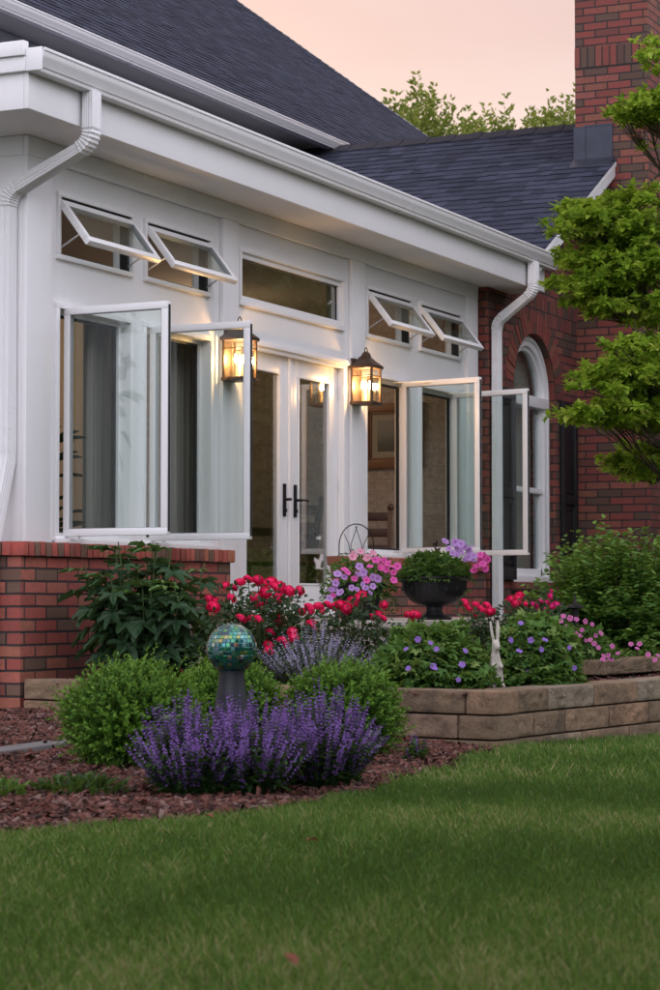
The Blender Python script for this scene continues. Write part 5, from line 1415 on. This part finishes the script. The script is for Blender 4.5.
TIPS = [(13.76,-2.75,3.23),(13.73,-2.84,3.24),(13.60,-2.95,3.15),(14.03,-2.67,3.19),(13.43,-2.79,3.05),(13.93,-3.07,3.30),(14.23,-3.04,3.30),(13.71,-3.28,3.23),(13.94,-3.00,3.20),(13.96,-2.93,3.25),(13.62,-3.14,3.08),(13.88,-3.15,3.09),(14.14,-3.17,3.15),(13.87,-2.99,3.06),(14.01,-2.85,3.12),(13.75,-3.22,2.97),(13.83,-3.26,2.95),(13.56,-2.90,3.13),(13.83,-2.83,3.07),(14.07,-2.63,3.01),(13.87,-2.75,2.91),(14.02,-2.78,2.95),(13.79,-2.92,2.89),(14.06,-2.90,3.00),(13.65,-3.09,2.88),(13.82,-3.14,2.86),(14.12,-3.14,2.90),(13.93,-2.64,2.79),(13.76,-2.77,2.75),(13.57,-2.93,2.72),(13.72,-2.94,2.69),(13.72,-3.04,2.70),(13.81,-3.11,2.73),(14.20,-3.08,2.79),(13.82,-3.26,2.76),(14.11,-2.75,2.70),(14.15,-2.83,2.66),(13.64,-3.10,2.59),(13.80,-2.91,2.56),(13.98,-3.12,2.66),(13.70,-3.30,2.62),(13.97,-3.19,2.52),(14.24,-2.98,2.62),(13.71,-3.24,3.15),(14.01,-3.05,3.02),(13.63,-3.00,2.78),(13.88,-2.79,2.84),(14.05,-2.62,2.94),(13.63,-2.84,2.67),(13.61,-3.14,2.79),(13.17,-2.92,1.89),(13.50,-2.87,1.90),(13.18,-3.06,1.91),(13.25,-3.09,1.87),(13.55,-3.06,1.88),(13.86,-3.02,1.94),(13.55,-3.18,1.88),(13.56,-3.24,1.92),(13.75,-3.25,1.92),(13.21,-3.01,2.08),(13.55,-2.94,2.15),(13.30,-3.08,2.16),(13.61,-3.03,2.14),(13.87,-3.01,2.14),(13.25,-3.17,2.03),(13.62,-3.11,2.04),(13.68,-3.18,2.14),(13.40,-3.33,2.13),(13.50,-3.36,2.11),(13.94,-3.09,2.06),(13.98,-3.16,2.06),(13.31,-3.20,2.30),(13.72,-3.13,2.37),(13.94,-3.19,2.43),(13.48,-3.37,2.29),(13.69,-3.21,2.27),(13.29,-3.24,1.95),(13.54,-3.26,1.98),(13.79,-3.28,2.00),(13.63,-3.11,2.25),(13.83,-3.24,2.23),(14.28,-2.92,1.68),(14.50,-2.95,1.73),(14.88,-2.90,1.68),(14.70,-2.99,1.77),(14.52,-2.81,1.63),(14.53,-2.90,1.63),(14.98,-2.92,1.66),(13.93,-3.01,3.81),(13.59,-3.20,3.78),(14.15,-3.11,3.90),(13.86,-3.26,3.88),(13.91,-3.25,4.24),(13.78,-3.30,4.05),(13.92,-3.21,3.79),(13.82,-3.18,3.78),(13.69,-3.33,4.10),(14.12,-2.88,2.83),(14.19,-2.79,3.17),(14.10,-3.03,2.86),(13.98,-3.05,3.23),(13.76,-2.73,2.77),(13.62,-3.00,2.60),(14.36,-2.83,3.36),(14.04,-3.22,3.26),(13.98,-2.70,3.12),(13.57,-2.85,2.73),(13.84,-2.77,2.66),(13.96,-2.89,2.86),(14.02,-3.24,2.79),(14.10,-2.81,2.80),(13.78,-2.75,3.15),(14.01,-2.94,2.68),(13.77,-2.97,2.89),(14.18,-2.83,3.07),(13.65,-2.79,2.86),(13.86,-3.11,3.30),(13.62,-2.96,2.78),(13.81,-2.97,3.16),(14.14,-2.80,3.24),(13.91,-3.24,3.33),(13.87,-3.16,3.04),(13.77,-3.34,2.88),(14.21,-2.74,2.73),(14.05,-3.02,3.17),(13.81,-2.98,2.81),(13.87,-3.27,2.57),(13.79,-2.87,2.60),(14.27,-3.15,2.95),(13.88,-3.11,3.16),(14.08,-2.74,2.81),(13.92,-2.91,3.15),(14.22,-3.19,2.91),(14.33,-3.11,2.58),(14.28,-2.79,2.91),(13.96,-3.14,2.86),(14.02,-2.84,2.75),(14.18,-2.55,2.81),(14.41,-3.01,2.65),(13.92,-2.98,2.68),(14.14,-3.02,2.92),(14.05,-2.67,2.94),(13.89,-2.90,3.15),(13.68,-2.92,2.75),(14.03,-2.65,3.13),(14.41,-2.98,2.86),(13.75,-3.01,2.95),(13.84,-3.10,3.04),(13.87,-2.83,3.19),(13.75,-3.02,2.74),(14.25,-2.83,2.89),(14.20,-2.70,3.02),(14.11,-3.13,3.18),(14.20,-3.05,3.05),(13.90,-3.00,2.77),(14.05,-3.07,3.09),(13.68,-2.95,3.06),(13.74,-2.84,2.88),(14.30,-2.90,3.08),(13.81,-3.26,3.05),(14.13,-2.99,2.66),(14.16,-3.08,3.03),(13.84,-2.83,3.01),(14.20,-2.79,3.06),(13.71,-2.81,3.16),(13.78,-3.31,2.87),(14.35,-3.05,2.66),(13.82,-2.90,2.72),(14.37,-3.05,3.24),(13.76,-2.79,2.74),(13.76,-2.81,3.18),(13.79,-3.24,2.81),(14.01,-3.06,2.91),(14.24,-2.88,2.85),(13.98,-2.95,2.82),(13.96,-3.04,3.03),(13.84,-3.00,2.74),(14.38,-3.10,2.99),(13.97,-3.07,2.99),(14.29,-2.91,2.76),(14.06,-2.75,3.30),(14.48,-3.10,2.78),(13.63,-3.33,2.13),(13.85,-3.16,2.18),(14.08,-3.21,1.87),(13.70,-3.31,2.20),(13.99,-3.22,2.09),(14.00,-2.93,2.02),(13.72,-3.20,2.22),(13.84,-3.22,1.85),(13.96,-2.98,1.89),(13.82,-3.03,2.09),(13.67,-2.94,2.13),(13.73,-3.31,2.24),(13.80,-3.11,2.19),(14.06,-2.76,1.99),(13.74,-3.14,2.32),(13.50,-2.97,1.92),(13.77,-3.11,2.08),(14.20,-3.18,2.19),(13.61,-3.00,2.14),(13.61,-3.20,1.97),(13.76,-3.04,2.00),(13.96,-3.06,2.08),(14.18,-3.07,2.23),(14.10,-3.17,2.36),(13.82,-3.21,2.20),(13.51,-3.16,1.86),(14.00,-2.77,1.95),(13.76,-3.29,2.11),(13.88,-2.78,1.92),(13.59,-3.11,1.95),(13.47,-3.14,1.88),(13.95,-3.17,1.95),(13.90,-3.24,2.13),(13.88,-3.20,1.91),(13.67,-3.08,1.93),(13.92,-3.16,2.13),(13.80,-3.32,2.29),(13.85,-3.18,1.99),(14.11,-3.09,2.06),(13.62,-3.16,2.20),(14.21,-3.09,1.96),(13.84,-3.10,2.26),(14.05,-3.05,2.01),(14.00,-3.10,2.28),(13.61,-3.07,2.17),(13.79,-3.05,2.11),(13.73,-3.34,1.89),(14.18,-3.13,2.28),(14.02,-3.21,2.06),(13.61,-3.36,2.35),(13.88,-2.94,1.96),(13.83,-3.31,1.97),(13.50,-3.36,2.20),(14.00,-3.24,1.93),(13.87,-3.23,1.89),(14.00,-3.05,2.17),(14.08,-3.05,1.88),(13.54,-3.20,2.06),(13.48,-3.10,2.14),(13.75,-3.14,2.12),(14.84,-2.80,1.79),(14.68,-3.02,1.67),(14.20,-2.92,1.67),(14.23,-2.97,1.66),(14.46,-2.87,1.64),(14.24,-3.15,1.75),(14.71,-3.02,1.68),(14.88,-2.84,1.80),(14.24,-3.02,1.58),(14.28,-2.94,1.67),(14.23,-3.15,1.73),(14.70,-3.03,1.61),(13.74,-3.30,3.88),(13.68,-3.19,3.75),(14.02,-3.24,3.81),(14.22,-2.98,3.88),(13.67,-3.36,3.86),(13.72,-3.13,3.75),(14.08,-3.16,3.96),(13.92,-3.22,3.78),(14.34,-3.17,3.96),(13.77,-3.25,3.75),(13.59,-3.33,3.79),(14.28,-3.09,3.87)]
rr = random.Random(4)
for k in range(420):
    a = rr.random()*6.283; q = .25+1.05*math.sqrt(rr.random()); zz = rr.choice((1.75,2.1,2.7,3.1,3.5,3.9,4.4,4.9,5.3))+rr.uniform(-.12,.12)
    q *= max(.3, 1-.12*abs(zz-3.0))
    if math.cos(a) < -.15 and math.sin(a) > -.4: continue
    px_, py_ = TX+q*math.cos(a), TY+q*math.sin(a)
    if px_*.4226-(py_+7.5)*.906 < .158*(px_*.906+(py_+7.5)*.4226): continue
    TIPS.append((TX+q*math.cos(a), TY+q*math.sin(a), zz))
nodes = [(TX-.02, TY+.02, z) for z in (1.5,2.0,2.5,3.0,3.5,4.0,4.5)]
for k in range(7):
    z = 1.5+.5*k
    near = [p for p in TIPS if abs(p[2]-.12-z) < .27]
    if not near: continue
    for g in range(4):
        grp = [p for p in near if int((math.atan2(p[1]-TY, p[0]-TX)+math.pi)/(math.pi/2)) % 4 == g]
        if not grp: continue
        q = np.array(grp).mean(0); hub = np.array([TX,TY,z])*.45+q*.55; hub[2] -= .05
        m.tube([(TX,TY,z-.35), tuple(np.array([TX,TY,z-.2])*.6+hub*.4), tuple(hub)], .026, 7, r1=.012)
        for p in grp:
            p = np.array(p); mid = hub*.45+p*.55+np.array([0,0,-.03])
            m.tube([tuple(hub), tuple(mid), tuple(p)], .008, 5, r1=.003)
            ax = nrm(p-hub+np.array([0,0,.08])); tone = .45+.18*rr.random()+.12*(rr.random() > .6)
            whorl_leaves(p, ax, 12, .06, tone+.15)
            for s_ in range(7):
                pp = p+np.array([rr.uniform(-.14,.10), rr.uniform(-.11,.11), rr.uniform(-.03,.03)]); whorl_leaves(pp, ax+rdir(1)[0]*.6, 9, .052, tone+rr.uniform(-.25,.2)); m.tube([tuple(mid), tuple(pp)], .003, 4, r1=.0015)
            whorl_leaves(mid, ax, 7, .05, tone-.2)
c.build('crown', LM['maple'], t); part(m, 'limb', M['bark'], t)

# tree tops beyond the roof
def far_tree(x, y, h, w, seed, label):
    t = thing('background_tree', (x, y, 0), label, 'tree', 'trees beyond the gable roof')
    mm = MB(); mm.tube([(x,y,-.1),(x+.2,y,h*.4),(x,y,h*.8)], .22, 10, r1=.06); part(mm, 'trunk', M['bark'], t)
    cc = Cloud(); n = 250; rr = np.random.default_rng(seed)
    for k in range(n):
        a = rr.random()*6.283; q = math.sqrt(rr.random()); zt = h*(1-.20*q*q)*(.88+.12*rr.random())
        if rr.random() < .35: zt *= .7+.25*rr.random()
        px, py = x+w*q*math.cos(a), y+w*q*math.sin(a)
        Ls = .9+1.1*rr.random(); nl = 44
        u = rr.random(nl); ang = rr.random(nl)*6.283; wd = .13*np.sqrt(1-u)+.02
        P = np.stack([px+wd*np.cos(ang)*rr.random(nl)+(px-x)*.12*u, py+wd*np.sin(ang)*rr.random(nl), zt-Ls*(1-u)], 1)
        D = np.stack([np.cos(ang), np.sin(ang), .3+rr.random(nl)*.9], 1)
        cc.leaves(T_DIAM, P, D, rdir(nl),   .085+.06*rr.random(nl), .06, np.clip(.15+.55*u+rr.normal(size=nl)*.18, 0, 1))
    cc.build('crown', LM['far'], t)
far_tree(36.4, 8.2, 9.67, 0.60, 2, 'slender pale green treetop behind the slope of the main roof')
far_tree(37.5, 8.3, 10.16, 0.75, 3, 'tall pair of upright shoots over the ridge where the two roofs meet')
far_tree(35.8, 7.2, 9.56, 0.70, 4, 'treetop beside the dip in the foliage above the gable ridge')
far_tree(38.8, 7.7, 9.91, 0.70, 5, 'low treetop rising just over the middle of the gable ridge')
far_tree(37.2, 6.6, 9.61, 0.95, 6, 'broad rounded treetop over the gable ridge')
far_tree(38.4, 6.3, 9.80, 0.80, 7, 'loose treetop between the broad one and the chimney')
far_tree(36.7, 5.3, 9.71, 0.80, 8, 'tallest treetop, touching the chimney edge')
far_tree(37.8, 5.2, 9.73, 0.90, 9, 'treetop hidden behind the chimney')
# trees across the lawn that the glass mirrors
def big_tree(x, y, h, w, seed, label, n=2600, zb=1.2):
    t = thing('garden_tree', (x, y, 0), label, 'tree', 'dark trees across the lawn')
    mm = MB(); mm.tube([(x,y,-.1),(x+.1,y+.1,h*.4),(x,y,h*.85)], .2, 10, r1=.05); part(mm, 'trunk', M['bark'], t)
    cc = Cloud(); d = rdir(n); k = RG.random(n)**.4; lump = 1+.2*noise3(d, 3, seed)+.1*noise3(d, 8, seed+1)
    p = np.array([x,y,zb+(h-zb)/2])+d*np.array([w,w,(h-zb)/2])*(k*lump)[:,None]
    cc.leaves(T_LEAF, p, rdir(n)+d*.5, d+np.array([0,0,.8]), .34*(.6+.6*RG.random(n)), .22, np.clip(.2+.5*k*RG.random(n)+.2*d[:,2], 0, 1))
    cc.build('crown', LM['dark'], t)
big_tree(27.0, -7.6, 8.5, 2.6, 20, 'dark leafy tree across the lawn, nearest to the big shrub')
big_tree(33.0, -9.6, 10.0, 3.0, 21, 'dark leafy tree mirrored in the tall door glass')
big_tree(39.5, -12.3, 11.0, 3.3, 22, 'tall dark tree mirrored in the transom over the door')
big_tree(46.0, -14.5, 12.0, 3.6, 23, 'tallest dark tree at the far end of the lawn')
big_tree(37.0, -5.6, 9.0, 2.6, 24, 'dark tree standing close beyond the brick wing')
big_tree(30.0, -13.2, 10.0, 3.0, 25, 'broad dark tree on the open side of the lawn')
big_tree(50.0, -9.5, 12.0, 3.6, 26, 'far dark tree closing the view past the wing')
big_tree(24.0, -12.5, 8.0, 2.6, 27, 'small dark tree at the lawn edge behind the stone wall')
big_tree(42.0, -19.0, 12.0, 3.6, 28, 'dark tree at the back corner of the lawn')

big_tree(20.8, -5.4, 8.0, 2.7, 77, 'dense tree shading the brick wing from beyond the big shrub', 4200, .8)
for (x, y, h, w_, sd, lb) in ((-5.5, 8.5, 7.5, 2.2, 91, 'garden tree on the open lawn beyond the house corner, mirrored in an open sash'), (-11, 9.0, 9, 2.8, 92, 'tall garden tree far out on the lawn beyond the house corner'), (0.5, 10.5, 6.5, 2.0, 93, 'small garden tree standing level with the main house wall')):
    big_tree(x, y, h, w_, sd, lb, 2200, 1.6)
for (x, y, h, w_, sd, lb) in ((8.5, -15.5, 6.5, 2.8, 101, 'unseen low tree added to darken the glass, opposite the French door'), (3.0, -16.5, 6.0, 2.7, 102, 'unseen low tree added to darken the glass, opposite the house corner'),
                              (-3.5, -15.0, 6.5, 2.8, 103, 'unseen low tree added to darken the glass, at the open end of the lawn'), (13.5, -16.5, 7.0, 2.9, 104, 'unseen low tree added to darken the glass, opposite the brick wing'), (18.5, -15.0, 7.0, 2.6, 105, 'unseen low tree added to darken the glass, at the far corner of the lawn')):
    big_tree(x, y, h, w_, sd, lb, 2400, .1)  # added out of view so the open sashes and door reflect something dark
big_tree(-.6, -10.2, 7.6, 3.5, 95, 'unseen spreading tree added to darken the near lawn', 4500, 2.7)  # this tree and the next are added behind the camera to shade the foreground
big_tree(5.2, -11.6, 7.8, 3.4, 96, 'second unseen spreading tree added to darken the near lawn edge', 4200, 2.6)
# ================================================================== GRASS
c = Cloud()
def grass(n, d0, d1, L0, W0):
    dep = np.sqrt(RG.uniform(d0*d0, d1*d1, n)); lat = RG.uniform(-1, 1, n)*(.155*dep+.7)
    x = dep*math.cos(R(25))+lat*math.sin(R(25)); y = -7.5+dep*math.sin(R(25))-lat*math.cos(R(25))
    ey = edge_y(x)
    k = np.where(x < 10.97, y < ey+.015+.03*RG.random(n), y < -3.345-.062*(x-10.9)+.0)
    x, y = x[k], y[k]; n = len(x)
    z = lawn_z(x, y)-.002
    pat = np.clip(.5+.5*np.sin(x*2.1+1.7*np.sin(y*1.3))*np.sin(y*2.7+x*.6), 0, 1)
    clump = noise3(np.stack([x,y,0*x],1), 5.5, 3)
    a = RG.random(n)*6.283; ln = .35+.55*RG.random(n)
    d = np.stack([np.cos(a)*ln, np.sin(a)*ln, np.ones(n)], 1)
    L = L0*(.65+.6*RG.random(n))*(1+.22*clump)
    big = noise3(np.stack([x,y,0*x],1), 1.6, 8); tone = np.clip(.42+.30*clump+.42*big+.18*(pat-.5)+.30*RG.normal(size=n)+.5*(RG.random(n) > .955), 0, 1)
    c.leaves(T_BLADE, np.stack([x,y,z],1), d, np.stack([np.sin(a*3.1), np.cos(a*2.3), .2+0*a],1), L, W0*(.7+.6*RG.random(n)), tone)
grass(150000, 3.6, 6.2, .036, .0030)
grass(150000, 6.2, 9.5, .038, .0042)
grass(90000, 9.5, 16, .042, .006)
o = c.build('lawn_grass', LM['grass'], None, (0,0,0)); tag(o, 'short mown green grass of the lawn in the foreground', 'grass', kind='stuff')

dl = m_leaf('dead_leaf', [(0,(.14,.05,.03)),(1,(.25,.10,.06))], .8, .1)
for i, ((x, y), lb) in enumerate(zip(((6.70,-3.93),(6.06,-4.60),(4.01,-5.56)), ('curled brown leaf on the grass at the mulch edge', 'small brown leaf on the open middle of the lawn', 'reddish leaf lying on the nearest grass'))):
    z = float(lawn_z(x, y))+.036; t = thing('fallen_leaf', (x, y, z), lb, 'leaf', 'fallen leaves on the lawn')
    c = Cloud(); c.leaves(T_LEAF, [(x, y, z)], rdir(1)*[1,1,.2], (0,.2,1), .04, .026, .5, hz=1.8); c.build('leaf', dl, t)

# ================================================================== SKY, SUN, CAMERA
SUN_EL, SUN_AZ = R(4.0), R(50.0)          # low sun behind the house; azimuth measured from +X towards +Y
w = NT('World', True); SC.world = w.m
sky = w.n('TexSky'); sky.sky_type = 'NISHITA'; sky.sun_disc = False
sky.sun_elevation = SUN_EL; sky.sun_rotation = R(90)-SUN_AZ
sky.air_density = 1.0; sky.dust_density = 2.0; sky.ozone_density = 1.5
co = w.n('TexCoord').outputs['Generated']
dt = w.n('VectorMath'); dt.operation = 'DOT_PRODUCT'; w.l(co, dt.inputs[0])
dt.inputs[1].default_value = (math.cos(SUN_AZ), math.sin(SUN_AZ), .15)
nz = w.noise(co, 1.6, 5, .55)
mp = w.math('ADD', w.math('MULTIPLY', dt.outputs['Value'], .5), w.math('ADD', w.math('MULTIPLY', nz, .16), .42))
cloud = w.ramp(mp, [(.0,(2.18,2.09,2.32)),(.40,(1.80,1.75,2.0)),(.58,(1.08,1.0,1.12)),(.74,(.80,.62,.60)),(.92,(.68,.455,.42)),(1.0,(.70,.49,.435))])
sz = w.n('SeparateXYZ'); w.l(co, sz.inputs[0])
stv = w.n('Mapping'); w.l(co, stv.inputs[0]); stv.inputs['Scale'].default_value = (1.2, 1.2, 7)
streak = w.noise(stv.outputs[0], 2.2, 5, .55)
vg = w.math('ADD', w.math('MULTIPLY', w.math('SUBTRACT', sz.outputs[2], .185), 12.0), w.math('MULTIPLY', w.math('SUBTRACT', streak, .5), 1.6), clamp=True)
front = w.ramp(dt.outputs['Value'], [(.45,(0,0,0)),(.8,(1,1,1))])
tintc = w.mix(vg, (1.02,1.10,1.14), (.87,.77,.79))
cloud = w.mix(front, cloud, w.mix(1.0, cloud, tintc, 'MULTIPLY'))
bg1 = w.n('Background'); w.l(sky.outputs[0], bg1.inputs[0]); bg1.inputs[1].default_value = .06
bg2 = w.n('Background'); w.l(cloud, bg2.inputs[0]); bg2.inputs[1].default_value = .78
ad = w.n('AddShader'); w.l(bg1.outputs[0], ad.inputs[0]); w.l(bg2.outputs[0], ad.inputs[1]); w.l(ad.outputs[0], w.out.inputs[0])
S = bpy.data.lights.new('sun', 'SUN'); S.energy = .5; S.angle = R(12); S.color = (1, .78, .6)
so = bpy.data.objects.new('sun', S); COL.objects.link(so)
sd = Vector((math.cos(SUN_EL)*math.cos(SUN_AZ), math.cos(SUN_EL)*math.sin(SUN_AZ), math.sin(SUN_EL)))
so.rotation_euler = sd.to_track_quat('Z', 'Y').to_euler(); so.location = (0,0,20)

cam = bpy.data.cameras.new('camera'); cam.sensor_fit = 'VERTICAL'; cam.sensor_height = 36; cam.sensor_width = 24
cam.lens = 85.0; cam.clip_start = .1; cam.clip_end = 600
cam.dof.use_dof = True; cam.dof.focus_distance = 14.0; cam.dof.aperture_fstop = 8
cm = bpy.data.objects.new('camera', cam); COL.objects.link(cm)
cm.location = (0, -7.5, .76); cm.rotation_euler = (R(90+2.69), 0, R(25-90))
SC.camera = cm
SC.render.engine = 'CYCLES'
SC.view_settings.view_transform = 'Standard'; SC.view_settings.look = 'None'
SC.view_settings.exposure = .45; SC.view_settings.gamma = 1; SC.view_settings.use_curve_mapping = False
SC.cycles.max_bounces = 10; SC.cycles.transparent_max_bounces = 24; SC.cycles.glossy_bounces = 5
SC.cycles.use_denoising = True
SC.cycles.sample_clamp_indirect = 6
